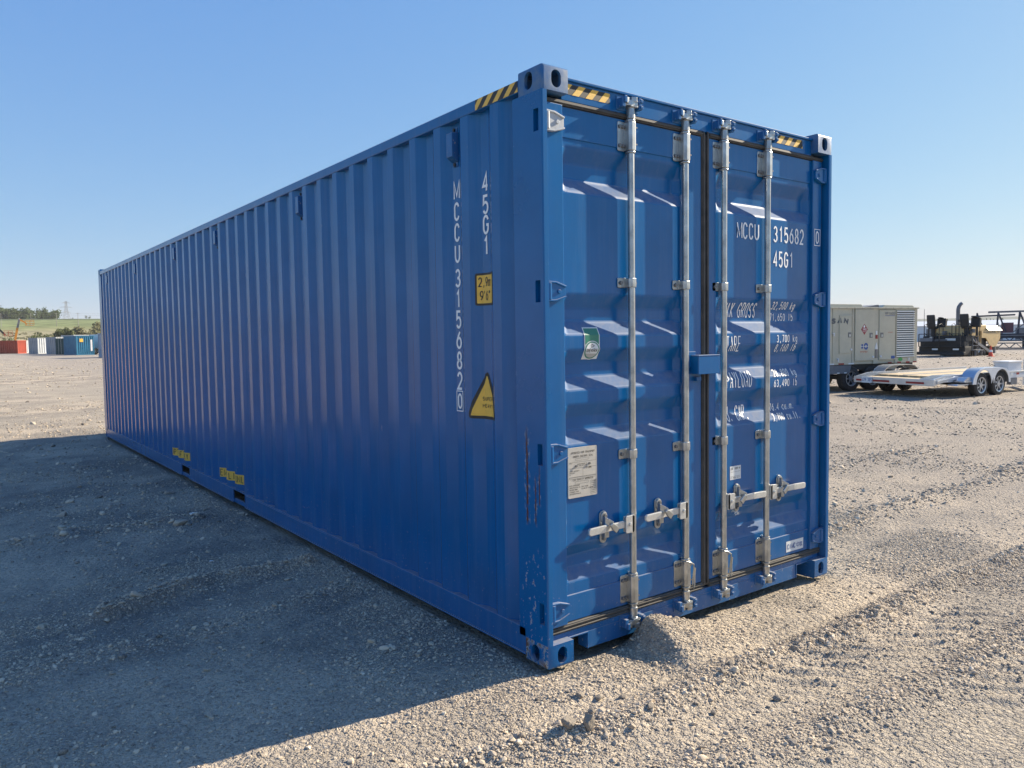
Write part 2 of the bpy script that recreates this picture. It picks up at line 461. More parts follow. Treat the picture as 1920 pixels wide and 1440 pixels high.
# ------------------------------------------------------------------ stroke lettering
def arc(cx, cy, rx, ry, a0, a1, n=9):
    return [(cx + rx * math.cos(R(a0 + (a1 - a0) * i / n)), cy + ry * math.sin(R(a0 + (a1 - a0) * i / n))) for i in range(n + 1)]
_O = arc(2, 4, 2, 2, 0, 180) + arc(2, 2, 2, 2, 180, 360) + [(4, 4)]
_CC = arc(2, 4.2, 1.9, 1.8, 15, 180) + arc(2, 1.8, 1.9, 1.8, 180, 345)
_six = arc(2, 1.9, 2, 1.9, 0, 360, 16)
G = {
 'A': [[(0, 0), (2, 6), (4, 0)], [(.75, 2), (3.25, 2)]],
 'B': [[(0, 0), (0, 6), (2.4, 6)] + arc(2.4, 4.6, 1.4, 1.4, 90, -90, 6) + [(0, 3.2)], [(2.4, 3.2)] + arc(2.4, 1.6, 1.6, 1.6, 90, -90, 6) + [(0, 0)]],
 'C': [_CC], 'D': [[(0, 0), (0, 6), (1.8, 6)] + arc(1.8, 3, 2.2, 3, 90, -90, 8) + [(0, 0)]],
 'E': [[(4, 6), (0, 6), (0, 0), (4, 0)], [(0, 3.1), (3.2, 3.1)]], 'F': [[(4, 6), (0, 6), (0, 0)], [(0, 3.1), (3.2, 3.1)]],
 'G': [arc(2, 4.2, 1.9, 1.8, 15, 180) + arc(2, 1.8, 1.9, 1.8, 180, 360) + [(3.9, 2.9), (2.4, 2.9)]],
 'H': [[(0, 0), (0, 6)], [(4, 0), (4, 6)], [(0, 3.1), (4, 3.1)]], 'I': [[(2, 0), (2, 6)]],
 'J': [[(3.2, 6), (3.2, 1.6)] + arc(1.6, 1.6, 1.6, 1.6, 0, -180, 6)], 'K': [[(0, 0), (0, 6)], [(4, 6), (0, 2.4)], [(1.3, 3.5), (4, 0)]],
 'L': [[(0, 6), (0, 0), (3.8, 0)]], 'M': [[(0, 0), (0, 6), (2, .9), (4, 6), (4, 0)]], 'N': [[(0, 0), (0, 6), (4, 0), (4, 6)]],
 'O': [_O], 'P': [[(0, 0), (0, 6), (2.4, 6)] + arc(2.4, 4.4, 1.6, 1.6, 90, -90, 6) + [(0, 2.8)]],
 'Q': [_O, [(2.4, 1.4), (4, -.4)]], 'R': [[(0, 0), (0, 6), (2.4, 6)] + arc(2.4, 4.4, 1.6, 1.6, 90, -90, 6) + [(0, 2.8)], [(2, 2.8), (4, 0)]],
 'S': [arc(2, 4.5, 1.8, 1.5, 20, 250, 9) + arc(2, 1.6, 1.9, 1.6, 80, -160, 9)],
 'T': [[(0, 6), (4, 6)], [(2, 6), (2, 0)]], 'U': [[(0, 6), (0, 2)] + arc(2, 2, 2, 2, 180, 360) + [(4, 6)]],
 'V': [[(0, 6), (2, 0), (4, 6)]], 'W': [[(0, 6), (1, 0), (2, 4.5), (3, 0), (4, 6)]], 'X': [[(0, 0), (4, 6)], [(0, 6), (4, 0)]],
 'Y': [[(0, 6), (2, 3), (4, 6)], [(2, 3), (2, 0)]], 'Z': [[(0, 6), (4, 6), (0, 0), (4, 0)]],
 '0': [_O], '1': [[(.9, 4.7), (2.4, 6), (2.4, 0)]], '2': [arc(2, 4.1, 1.9, 1.9, 165, -25, 8) + [(0, 0), (4, 0)]],
 '3': [arc(1.9, 4.5, 1.8, 1.5, 155, -90, 9) + [(1.4, 3)], [(1.9, 3)] + arc(1.9, 1.55, 2, 1.55, 85, -155, 9)],
 '4': [[(3, 0), (3, 6), (0, 1.7), (4, 1.7)]], '5': [[(3.7, 6), (.5, 6), (.3, 3.3)] + arc(1.9, 1.9, 2, 1.9, 115, -150, 9)],
 '6': [_six, [(3, 6), (1.2, 4.3), (.3, 3), (0, 1.9)]], '7': [[(0, 6), (4, 6), (1.3, 0)]],
 '8': [arc(2, 4.5, 1.6, 1.5, 0, 360, 14), arc(2, 1.5, 2, 1.5, 0, 360, 14)],
 '9': [[(4 - x, 6 - y) for x, y in _six], [(1, 0), (2.8, 1.7), (3.7, 3), (4, 4.1)]],
 '.': [[(1.6, 0), (1.6, .8)]], ',': [[(1.9, .9), (1.3, -1)]], "'": [[(2, 6.2), (1.8, 4.4)]], '"': [[(1.2, 6.2), (1.1, 4.4)], [(2.7, 6.2), (2.6, 4.4)]],
 '-': [[(.6, 2.8), (3.4, 2.8)]], ':': [[(2, 1), (2, 1.8)], [(2, 3.6), (2, 4.4)]], '/': [[(0, 0), (4, 6)]],
 'k': [[(0, 0), (0, 6)], [(3.3, 4), (0, 1.6)], [(1.1, 2.4), (3.4, 0)]], 'g': [arc(1.7, 2.2, 1.7, 2, 0, 360, 12), [(3.4, 4.2), (3.4, -.5)] + arc(1.8, -.5, 1.6, 1.3, 0, -160, 6)],
 'l': [[(1.6, 0), (1.6, 6)]], 'b': [[(0, 0), (0, 6)], arc(1.8, 2.1, 1.8, 2.1, 0, 360, 12)],
 'c': [arc(1.8, 2.1, 1.8, 2.1, 40, 320, 10)], 'u': [[(0, 4.2), (0, 1.6)] + arc(1.7, 1.6, 1.7, 1.6, 180, 360, 6) + [(3.4, 4.2), (3.4, 0)]],
 'm': [[(0, 0), (0, 4.2)], [(0, 3)] + arc(1, 3, 1, 1.2, 180, 0, 5) + [(2, 0)], [(2, 3)] + arc(3, 3, 1, 1.2, 180, 0, 5) + [(4, 0)]],
 'f': [[(1.4, 0), (1.4, 4.8)] + arc(2.6, 4.8, 1.2, 1.2, 180, 60, 5), [(.3, 4), (2.8, 4)]], 't': [[(1.4, 5.6), (1.4, 1)] + arc(2.4, 1, 1, 1, 180, 290, 4), [(.3, 4.1), (2.8, 4.1)]],
}
def strip(pts, w):
    """A thick polyline in 2-D as quads with mitred joints."""
    closed = len(pts) > 3 and abs(pts[0][0] - pts[-1][0]) < 1e-6 and abs(pts[0][1] - pts[-1][1]) < 1e-6
    P = [Vector((x, y)) for x, y in pts]
    Q = [P[0]]
    for q in P[1:]:
        if (q - Q[-1]).length > 1e-7: Q.append(q)
    n = len(Q)
    V, F, O = [], [], []
    for i, q in enumerate(Q):
        a = Q[i - 1] if i > 0 else (Q[-2] if closed else None)
        b = Q[i + 1] if i < n - 1 else (Q[1] if closed else None)
        d1 = (q - a).normalized() if a is not None else (b - q).normalized()
        d2 = (b - q).normalized() if b is not None else d1
        t = d1 + d2
        t = d2 if t.length < .3 else t.normalized()
        nrm = Vector((-t.y, t.x))
        k = max(.45, nrm.dot(Vector((-d2.y, d2.x))))
        O.append((q + nrm * (w / 2 / k), q - nrm * (w / 2 / k)))
    for i in range(n - 1):
        global _layer
        _layer = (_layer + 1) % 7
        (a, b), (c, d) = O[i], O[i + 1]
        o = len(V)
        V += [(b.x, b.y, _layer), (d.x, d.y, _layer), (c.x, c.y, _layer), (a.x, a.y, _layer)]
        F.append((o, o + 1, o + 2, o + 3))
    return V, F
_layer = 0

def text2d(s, x, y, h, w, pitch, thick, slant=0.0, vertical=False):
    """2-D quads of stroke lettering: letters w wide, h high, every pitch along x (or down, if vertical)."""
    V, F = [], []
    for i, ch in enumerate(s):
        ox, oy = (x, y - i * pitch) if vertical else (x + i * pitch, y)
        tk, wd = (thick * .85, w * 1.14) if ch in 'MWm' else (thick, w)
        for path in G.get(ch, []):
            pts = [(ox + px / 4 * (wd - tk) + tk / 2 + slant * py / 6 * h, oy + tk / 2 + py / 6 * (h - tk)) for px, py in path]
            v, f = strip(pts, tk)
            o = len(V)
            V += v
            F += [tuple(k + o for k in q) for q in f]
    return V, F

def frame2d(x0, x1, y0, y1, t):
    return strip([(x0, y0), (x1, y0), (x1, y1), (x0, y1), (x0, y0)], t)

def join2d(*parts):
    V, F = [], []
    for v, f in parts:
        o = len(V)
        V += list(v)
        F += [tuple(k + o for k in q) for q in f]
    return V, F

def decal(name, flat, fn, m, parent, cu=(), cv=(), label=None, out=(0, -1, 0)):
    """Lays 2-D artwork (u, v) on a surface: cut where the surface bends, then every corner is put at fn(u, v)."""
    V, F = flat
    bm = bmesh.new()
    bv = [bm.verts.new((v[0], v[1], (v[2] if len(v) > 2 else 0) * 7e-5)) for v in V]
    for f in F:
        try: bm.faces.new([bv[i] for i in f])
        except ValueError: pass
    us = [v[0] for v in V]; vs = [v[1] for v in V]
    for cuts, ax, lo, hi in ((cu, 0, min(us), max(us)), (cv, 1, min(vs), max(vs))):
        for c in cuts:
            if lo < c < hi:
                co = [0, 0, 0]; co[ax] = c; no = [0, 0, 0]; no[ax] = 1
                bmesh.ops.bisect_plane(bm, geom=bm.verts[:] + bm.edges[:] + bm.faces[:], plane_co=co, plane_no=no)
    for v in bm.verts:
        v.co = Vector(fn(v.co.x, v.co.y)) + Vector(out) * v.co.z
    me = bpy.data.meshes.new(name)
    bm.to_mesh(me); bm.free()
    me.materials.append(m)
    o = link(name, me, parent)
    if label: o['label'] = label
    return o
def rect2d(x0, x1, y0, y1):
    return [(x0, y0), (x1, y0), (x1, y1), (x0, y1)], [(0, 1, 2, 3)]
def poly2d(pts):
    return list(pts), [tuple(range(len(pts)))]
# ================================================================== the ground
rng = np.random.default_rng(7)
def vnoise(x, y, scale, seed):
    """Smooth value noise, one octave."""
    r = np.random.default_rng(seed)
    T = r.random((256, 256))
    X, Y = x / scale, y / scale
    xi, yi = np.floor(X).astype(int), np.floor(Y).astype(int)
    fx, fy = X - xi, Y - yi
    fx, fy = fx * fx * (3 - 2 * fx), fy * fy * (3 - 2 * fy)
    a, b = T[xi & 255, yi & 255], T[(xi + 1) & 255, yi & 255]
    c, d = T[xi & 255, (yi + 1) & 255], T[(xi + 1) & 255, (yi + 1) & 255]
    return (a * (1 - fx) + b * fx) * (1 - fy) + (c * (1 - fx) + d * fx) * fy - .5
def seg_dist(x, y, pts):
    best = np.full(x.shape, 1e9); side = np.zeros(x.shape)
    for (x0, y0), (x1, y1) in zip(pts[:-1], pts[1:]):
        dx, dy = x1 - x0, y1 - y0
        t = np.clip(((x - x0) * dx + (y - y0) * dy) / (dx * dx + dy * dy), 0, 1)
        px, py = x - x0 - t * dx, y - y0 - t * dy
        d = np.hypot(px, py)
        s = px * dy - py * dx
        m = d < best
        best = np.where(m, d, best); side = np.where(m, s, side)
    return best, side
# thrown-up gravel ridges beside wheel tracks: (line, height, half width, stones)
RIDGES = [([(-1.3, -.40), (-.69, -.43), (-.30, -.55), (.30, -.60), (1.0, -.57), (1.7, -.62), (2.4, -.57), (3.1, -.57), (4.2, -.66), (6.5, -.75)], .042, .085),
          ([(-.5, -.95), (.4, -1.10), (1.4, -1.22), (2.4, -1.20), (4, -1.3)], .028, .10),
          ([(-1.55, 2.36), (-1.15, 2.50), (-.84, 2.62), (-.5, 2.60), (-.2, 2.52)], .060, .07),
          ([(-2.4, 1.65), (-1.7, 1.78), (-1.0, 1.70), (-.3, 1.85)], .016, .09),
          ([(-2.2, 4.6), (-1.4, 4.8), (-.5, 4.6)], .040, .14),
          ([(2.6, .55), (4.2, .75), (6.5, .7), (9, 1.0)], .025, .12),
          ([(3.0, 1.9), (5.5, 2.2), (9, 2.3)], .022, .15)]
TRACKS = [([(-.9, -.27), (0, -.36), (1.0, -.43), (1.8, -.42), (2.7, -.41), (3.4, -.46), (6, -.55)], .020, .055),
          ([(-.8, -1.35), (.6, -1.55), (1.6, -1.6), (3, -1.7)], .016, .10),
          ([(-2.3, 1.45), (-1.5, 1.55), (-.7, 1.45), (-.15, 1.6)], .018, .07),
          ([(-2.4, 2.15), (-1.3, 2.3), (-.4, 2.4)], .015, .06),
          ([(2.5, .2), (4.5, .35), (8, .5)], .014, .09)]
def smooth(a, b, v):
    t = np.clip((v - a) / (b - a), 0, 1)
    return t * t * (3 - 2 * t)
def ground_h(x, y, fine=True):
    r = np.hypot(x - .5, y - 1.0)
    near = 1 - smooth(9, 30, r)
    h = .020 * vnoise(x, y, 1.7, 1) + .009 * vnoise(x, y, .55, 2)
    if fine:
        h = h + .009 * vnoise(x, y, .19, 3) + .008 * vnoise(x, y, .075, 4)
    h = h * near
    h = h + .10 * vnoise(x, y, 9.0, 5) * smooth(4, 14, r) * (1 - smooth(40, 90, r))
    wig = .05 * vnoise(x, y, .5, 9)
    for pts, hh, w in RIDGES:
        d, s = seg_dist(x, y, pts)
        lump = .55 + 1.0 * np.clip(vnoise(x, y, .16, 11) + .5, 0, 1)
        h = h + hh * lump * np.exp(-((d + wig) / w) ** 2)
    for pts, hh, w in TRACKS:
        d, s = seg_dist(x, y, pts)
        h = h - hh * np.exp(-(d / w) ** 2)
    # tread prints across the wheel tracks
    for cx, cy, lx, ly in ((1.15, -.80, .42, .14), (2.1, -.92, .5, .13), (1.9, -1.42, .6, .16)):
        m = np.exp(-(((x - cx) / lx) ** 4 + ((y - cy) / ly) ** 4))
        h = h + .014 * m * np.clip(np.sin((x * .86 + y * .9) * 2 * math.pi / .135), -.6, .6)
    # heap pushed up against the sill under the first lock rod
    xc = .70 - .20 * smooth(0, -.5, y) * 0 - .12 * np.clip((.1 - y) / .6, 0, 1)
    prof = .160 * np.exp(-(np.clip(.06 - y, 0, None) / .40) ** 2) * np.exp(-(np.clip(y - .06, 0, None) / .10) ** 2)
    dx = x - xc + .04 * vnoise(x, y, .14, 12)
    h = h + prof * np.where(dx < 0, np.exp(-(dx / .10) ** 2), np.exp(-(dx / .30) ** 2))
    # ground falls a little toward the shaded side; kept under the container
    h = h - .022 * np.clip(-x - .1, 0, 3) * (1 - smooth(9, 25, r))
    inside = smooth(-.10, .06, np.minimum(np.minimum(x, 2.438 - x), np.minimum(y - .06, 12.19 - y)))
    h = h * (1 - inside) - .02 * inside
    edge = np.exp(-(np.maximum(np.maximum(-x, x - 2.438), np.maximum(-y, y - 12.19)).clip(0) / .10) ** 2)
    return h - .012 * edge - .004

def axis_coords(lo, hi, step, far, grow=1.16):
    mid = list(np.arange(lo, hi + 1e-6, step))
    up, s, v = [], step, hi
    while v < far:
        s *= grow; v += s; up.append(v)
    dn, s, v = [], step, lo
    while v > -far:
        s *= grow; v -= s; dn.append(v)
    return np.array(dn[::-1] + mid + up)
xs = axis_coords(-2.9, 5.2, .0145, 6500, 1.07)
ys = axis_coords(-1.9, 4.2, .0145, 6500, 1.07)
Xg, Yg = np.meshgrid(xs, ys, indexing='ij')
Zg = ground_h(Xg, Yg)
nx, ny = Xg.shape
co = np.stack([Xg.ravel(), Yg.ravel(), Zg.ravel()], 1).astype(np.float32)
ii = (np.arange(nx - 1)[:, None] * ny + np.arange(ny - 1)[None, :]).ravel()
quads = np.stack([ii, ii + ny, ii + ny + 1, ii + 1], 1).astype(np.int32)
gm = bpy.data.meshes.new('ground')
gm.vertices.add(len(co)); gm.vertices.foreach_set('co', co.ravel())
gm.loops.add(quads.size); gm.loops.foreach_set('vertex_index', quads.ravel())
gm.polygons.add(len(quads)); gm.polygons.foreach_set('loop_start', np.arange(0, quads.size, 4, dtype=np.int32))
gm.update(calc_edges=True)
gm.shade_smooth()
ground = link('ground', gm)
ground['kind'] = 'structure'
ground['label'] = 'gravel yard with dusty wheel tracks and ridges of loose stones'

def ground_material():
    m = bpy.data.materials.new('dusty_gravel')
    m.use_nodes = True
    nt = m.node_tree; L = nt.links.new
    p = nt.nodes['Principled BSDF']
    p.inputs['Roughness'].default_value = .95
    p.inputs['Specular IOR Level'].default_value = .15
    tc = nn(nt, 'ShaderNodeTexCoord')
    src = tc.outputs['Object']
    def noise(scale, detail, rough=.6):
        n = nn(nt, 'ShaderNodeTexNoise')
        n.inputs['Scale'].default_value = scale; n.inputs['Detail'].default_value = detail; n.inputs['Roughness'].default_value = rough
        L(src, n.inputs['Vector']); return n.outputs['Fac']
    def ramp(v, a, b, lo=0., hi=1.):
        r = nn(nt, 'ShaderNodeMapRange')
        for k, q in (('From Min', a), ('From Max', b), ('To Min', lo), ('To Max', hi)): r.inputs[k].default_value = q
        L(v, r.inputs['Value']); return r.outputs['Result']
    def mix(f, a, b):
        x = nn(nt, 'ShaderNodeMix', data_type='RGBA')
        L(f, x.inputs['Factor'])
        for k, v in (('A', a), ('B', b)):
            if isinstance(v, tuple): x.inputs[k].default_value = (*v, 1)
            else: L(v, x.inputs[k])
        return x.outputs['Result']
    def voro(scale, feat='F1'):
        v = nn(nt, 'ShaderNodeTexVoronoi', feature=feat)
        v.inputs['Scale'].default_value = scale
        L(src, v.inputs['Vector']); return v
    # fine dust against bare broken stone, in patches of a hand to a few metres
    patch = ramp(noise(.65, 7, .66), .42, .60)
    base = mix(patch, (.29, .255, .21), (.60, .50, .375))
    base = mix(ramp(noise(.055, 3), .45, .62), base, (.41, .36, .29))
    # the open yard to the east is bare, coarser grey gravel with less dust
    gx = nn(nt, 'ShaderNodeSeparateXYZ'); L(src, gx.inputs[0])
    gm_ = nn(nt, 'ShaderNodeMath', operation='MULTIPLY'); L(ramp(gx.outputs['X'], 1.8, 6.5), gm_.inputs[0]); L(ramp(noise(.4, 4), .3, .6, .45, .85), gm_.inputs[1])
    base = mix(gm_.outputs[0], base, (.34, .30, .26))
    v1 = voro(95); v2 = voro(230); v3 = voro(34)  # stone tones; dark cells also paint the gravel's small shadows into the colour
    stone = nn(nt, 'ShaderNodeSeparateColor'); L(v1.outputs['Color'], stone.inputs[0])
    base = mix(ramp(stone.outputs['Red'], .62, .95, 0, .55), base, (.25, .23, .205))
    base = mix(ramp(stone.outputs['Green'], .80, .98, 0, .6), base, (.60, .53, .43))
    s3 = nn(nt, 'ShaderNodeSeparateColor'); L(v3.outputs['Color'], s3.inputs[0])
    base = mix(ramp(s3.outputs['Blue'], .72, .95, 0, .4), base, (.27, .245, .22))
    L(base, p.inputs['Base Color'])
    # relief: pebbles of three sizes
    def bump(h, dist, strength, prev=None):
        b = nn(nt, 'ShaderNodeBump'); b.inputs['Strength'].default_value = strength; b.inputs['Distance'].default_value = dist
        b.invert = True
        L(h, b.inputs['Height'])
        if prev: L(prev, b.inputs['Normal'])
        return b.outputs['Normal']
    n1 = bump(v3.outputs['Distance'], .020, .9)
    n1 = bump(v1.outputs['Distance'], .008, .9, n1)
    n1 = bump(v2.outputs['Distance'], .0035, .9, n1)
    L(n1, p.inputs['Normal'])
    return m
gm.materials.append(ground_material())

# loose stones ----------------------------------------------------------------
def stone_mesh(seed):
    r = random.Random(seed)
    bm = bmesh.new()
    bmesh.ops.create_icosphere(bm, subdivisions=2 if seed < 3 else 1, radius=1)
    sx, sy, sz = 1, r.uniform(.62, .95), r.uniform(.42, .7)
    cuts = [(Vector((r.gauss(0, 1), r.gauss(0, 1), r.gauss(0, 1))).normalized(), r.uniform(.42, .78)) for _ in range(9)]
    for v in bm.verts:
        c = v.co.copy()
        for n, d in cuts:
            t = c.dot(n)
            if t > d: c -= n * (t - d)
        c *= 1 + r.uniform(-.05, .05)
        v.co = Vector((c.x * sx, c.y * sy, c.z * sz))
    me = bpy.data.meshes.new('stone_shape')
    bm.to_mesh(me); bm.free()
    me.materials.append(M_stone)
    return me
def stone_material():
    m = bpy.data.materials.new('broken_stone')
    m.use_nodes = True
    nt = m.node_tree; L = nt.links.new
    p = nt.nodes['Principled BSDF']; p.inputs['Roughness'].default_value = .92; p.inputs['Specular IOR Level'].default_value = .2
    oi = nn(nt, 'ShaderNodeObjectInfo')
    cr = nn(nt, 'ShaderNodeValToRGB')
    e = cr.color_ramp.elements
    e[0].position, e[0].color = 0, (.11, .105, .10, 1)
    e[1].position, e[1].color = 1, (.68, .60, .48, 1)
    for pos, c in ((.22, (.30, .265, .22)), (.60, (.50, .415, .31)), (.93, (.64, .53, .39))):
        k = e.new(pos); k.color = (*c, 1)
    L(oi.outputs['Random'], cr.inputs['Fac'])
    tc = nn(nt, 'ShaderNodeTexCoord')
    nz = nn(nt, 'ShaderNodeTexNoise'); nz.inputs['Scale'].default_value = 2.5; nz.inputs['Detail'].default_value = 5
    L(tc.outputs['Object'], nz.inputs['Vector'])
    mx = nn(nt, 'ShaderNodeMix', data_type='RGBA'); mx.inputs['B'].default_value = (.64, .52, .375, 1)
    mr = nn(nt, 'ShaderNodeMapRange'); mr.inputs['From Min'].default_value = .4; mr.inputs['From Max'].default_value = .7; mr.inputs['To Max'].default_value = .55
    L(nz.outputs['Fac'], mr.inputs['Value']); L(mr.outputs['Result'], mx.inputs['Factor']); L(cr.outputs['Color'], mx.inputs['A'])
    L(mx.outputs['Result'], p.inputs['Base Color'])
    return m
M_stone = stone_material()
shapes = bpy.data.collections.new('stone_shapes')
for k in range(7):
    shapes.objects.link(bpy.data.objects.new('stone_shape.%03d' % k, stone_mesh(k)))

def ridge_w(x, y):
    w = np.zeros(x.shape)
    for pts, hh, wd in RIDGES:
        d, s = seg_dist(x, y, pts)
        w = np.maximum(w, np.exp(-(d / (wd * 1.25)) ** 2) * min(1, hh / .035))
    return w
def track_w(x, y):
    w = np.zeros(x.shape)
    for pts, hh, wd in TRACKS:
        d, s = seg_dist(x, y, pts)
        w = np.maximum(w, np.exp(-(d / (wd * 1.1)) ** 2))
    return w
def scatter(n, x0, x1, y0, y1, med, sig, cap, keep):
    x = rng.uniform(x0, x1, n); y = rng.uniform(y0, y1, n)
    rw = ridge_w(x, y); tw = track_w(x, y)
    pn = np.clip((vnoise(x, y, 1.1, 21) + vnoise(x, y, .35, 22) * .6) * 2.6 + .55, .16, 1)
    pr = np.clip(keep * pn * (1 - .88 * tw) + .9 * rw, 0, 1)
    ok = rng.random(n) < pr
    ok &= ~((x > -.01) & (x < 2.45) & (y > .03) & (y < 12.2))
    ok &= np.hypot(x + 2.314, y + 2.843) > .5
    x, y, rw = x[ok], y[ok], rw[ok]
    s = np.minimum(med * np.exp(sig * rng.standard_normal(len(x))), cap) * (1 + .35 * rw)
    z = ground_h(x, y) + s * .18
    return np.stack([x, y, z], 1), s
sets = [scatter(380000, -2.9, 4.2, -1.9, 3.2, .0039, .45, .019, .85),
        scatter(9000, -2.9, 5.5, -1.9, 4.0, .0092, .38, .022, .30),
        scatter(150000, -4.5, 9.0, -1.0, 9.0, .0068, .40, .021, .65),
        scatter(110000, -5, 26, .5, 22, .014, .38, .036, .5),
        scatter(40000, -8, 60, 4, 90, .04, .35, .08, .35)]
P = np.concatenate([a for a, b in sets]); S = np.concatenate([b for a, b in sets])
pm = bpy.data.meshes.new('gravel')
pm.vertices.add(len(P)); pm.vertices.foreach_set('co', P.astype(np.float32).ravel())
at = pm.attributes.new('scl', 'FLOAT', 'POINT'); at.data.foreach_set('value', S.astype(np.float32))
rt = rng.uniform(-1, 1, (len(P), 3)) * np.array([.45, .45, math.pi])
at = pm.attributes.new('rot', 'FLOAT_VECTOR', 'POINT'); at.data.foreach_set('vector', rt.astype(np.float32).ravel())
at = pm.attributes.new('idx', 'INT', 'POINT'); at.data.foreach_set('value', rng.integers(0, 7, len(P)).astype(np.int32))
gravel = link('gravel', pm)
gravel['kind'] = 'stuff'
gravel['label'] = 'loose broken stones strewn over the yard'
ng = bpy.data.node_groups.new('strew_stones', 'GeometryNodeTree')
ng.interface.new_socket('Geometry', in_out='INPUT', socket_type='NodeSocketGeometry')
ng.interface.new_socket('Geometry', in_out='OUTPUT', socket_type='NodeSocketGeometry')
gi, go = ng.nodes.new('NodeGroupInput'), ng.nodes.new('NodeGroupOutput')
iop = ng.nodes.new('GeometryNodeInstanceOnPoints')
ci = ng.nodes.new('GeometryNodeCollectionInfo')
ci.inputs['Collection'].default_value = shapes
ci.inputs['Separate Children'].default_value = True
ci.inputs['Reset Children'].default_value = True
def nattr(name, t):
    n = ng.nodes.new('GeometryNodeInputNamedAttribute'); n.data_type = t; n.inputs['Name'].default_value = name
    return n.outputs['Attribute']
ng.links.new(gi.outputs[0], iop.inputs['Points'])
ng.links.new(ci.outputs[0], iop.inputs['Instance'])
iop.inputs['Pick Instance'].default_value = True
ng.links.new(nattr('idx', 'INT'), iop.inputs['Instance Index'])
ng.links.new(nattr('rot', 'FLOAT_VECTOR'), iop.inputs['Rotation'])
ng.links.new(nattr('scl', 'FLOAT'), iop.inputs['Scale'])
ng.links.new(iop.outputs[0], go.inputs[0])
md = gravel.modifiers.new('strew', 'NODES'); md.node_group = ng

# clods and larger stones that can be told apart
def gz(x, y): return float(ground_h(np.array([x]), np.array([y]))[0])
M['clod'] = mat('dried_clod', (.37, .32, .255), .95, var=.3, vscale=30, bump=.6, bscale=60)
def clod_mesh(seed, sub=3):
    r = random.Random(seed)
    bm = bmesh.new(); bmesh.ops.create_icosphere(bm, subdivisions=sub, radius=1)
    cuts = [(Vector((r.gauss(0, 1), r.gauss(0, 1), r.gauss(0, 1))).normalized(), r.uniform(.5, .85)) for _ in range(11)]
    for v in bm.verts:
        c = v.co.copy()
        for n, d in cuts:
            t = c.dot(n)
            if t > d: c -= n * (t - d)
        v.co = c * (1 + r.uniform(-.06, .06))
    me = bpy.data.meshes.new('dirt_clod'); bm.to_mesh(me); bm.free(); me.materials.append(M['clod'])
    return me
for i, (x, y, s, lab) in enumerate([(-.335, -.53, (.036, .030, .034), 'squarish dry clod, left of the two big clods in front of the container corner'),
                                    (-.255, -.575, (.032, .026, .040), 'split upright clod, right of the two big clods in front of the container corner')]):
    o = link('dirt_clod', clod_mesh(40 + i), None, (x, y, gz(x, y) + s[2] * .55), i * 1.1)
    o.scale = s
    tag(o, lab, 'dirt clod')
stones_at = [(-.05, -.28), (.02, -.33), (-.12, -.44), (.11, -.39), (.25, -.47), (.42, -.52), (.55, -.60), (.66, -.56), (.83, -.62), (.95, -.50), (1.12, -.60), (1.3, -.55), (1.5, -.66), (1.75, -.60), (.05, -.62), (-.5, -.44), (-.62, -.36), (.3, -.75), (.62, -.85), (2.0, -.55)]
cms = [clod_mesh(60 + k, 2) for k in range(4)]
rs = random.Random(5)
for i, (x, y) in enumerate(stones_at):
    s = rs.uniform(.014, .024)
    o = link('stone', cms[i % 4], None, (x, y, gz(x, y) + s * .35), rs.uniform(0, 6))
    o.scale = (s * rs.uniform(.9, 1.3), s, s * rs.uniform(.7, .9))
    tag(o, 'fist-sized grey stone lying along the gravel ridge in front of the doors', 'stone', 'larger stones along the ridge')
def scrap(x, y, s, lab, seed):
    r = random.Random(seed); n = 7
    top = [(s * r.uniform(.6, 1) * math.cos(2 * math.pi * k / n), s * .55 * r.uniform(.6, 1) * math.sin(2 * math.pi * k / n)) for k in range(n)]
    mb = MB(); vs = [(a, b, r.uniform(0, s * .35)) for a, b in top] + [(0, 0, s * .4)]
    vs += [(a, b, c - .003) for a, b, c in vs]
    fs = [(i, (i + 1) % n, n) for i in range(n)] + [((i + 1) % n + n + 1, i + n + 1, 2 * n + 1) for i in range(n)] + [(i, i + n + 1, (i + 1) % n + n + 1, (i + 1) % n) for i in range(n)]
    o = mb.add(vs, fs).build('paper_scrap', M['paper'])
    o.location = (x, y, gz(x, y) + .004)
    tag(o, lab, 'litter')
scrap(-.73, 3.1, .022, 'small bright white scrap on the shaded gravel, nearer of the two scraps', 3)
scrap(-.46, 4.61, .050, 'larger greyish crumpled scrap on the shaded gravel near the side rail', 4)
# ================================================================== the blue container
CL, CW, CH = 12.192, 2.438, 2.896
YO, GD_ = 0.062, 0.036            # door skin depth, groove depth
ROD_Y = 0.032
PITCH, PH = 0.279, 0.910
ct = thing('shipping_container', 'long blue steel shipping container with corrugated sides and closed double doors', 'shipping container')

def side_x(y):
    t = (y - PH) % PITCH
    if t < .071: d = 0
    elif t < .139: d = (t - .071) / .068
    elif t < .209: d = 1
    else: d = 1 - (t - .209) / .070
    return 0.004 + 0.036 * d
SIDE_CUTS = sorted(PH + PITCH * k + o for k in range(-3, 42) for o in (0, .071, .139, .209))
GROOVES = [(2.555, 2.48, 2.40, 2.334), (1.834, 1.764, 1.699, 1.629), (1.557, 1.487, 1.422, 1.352), (1.283, 1.213, 1.148, 1.078), (.575, .51, .45, .385)]
DOOR_CUTS = sorted(z for g in GROOVES for z in g)
def groove(z):
    for a, b, c, d in GROOVES:
        if d <= z <= a:
            if z > b: return (a - z) / (a - b)
            if z >= c: return 1.0
            return (z - d) / (c - d)
    return 0.0
def door_y(z):
    return YO + GD_ * groove(z)

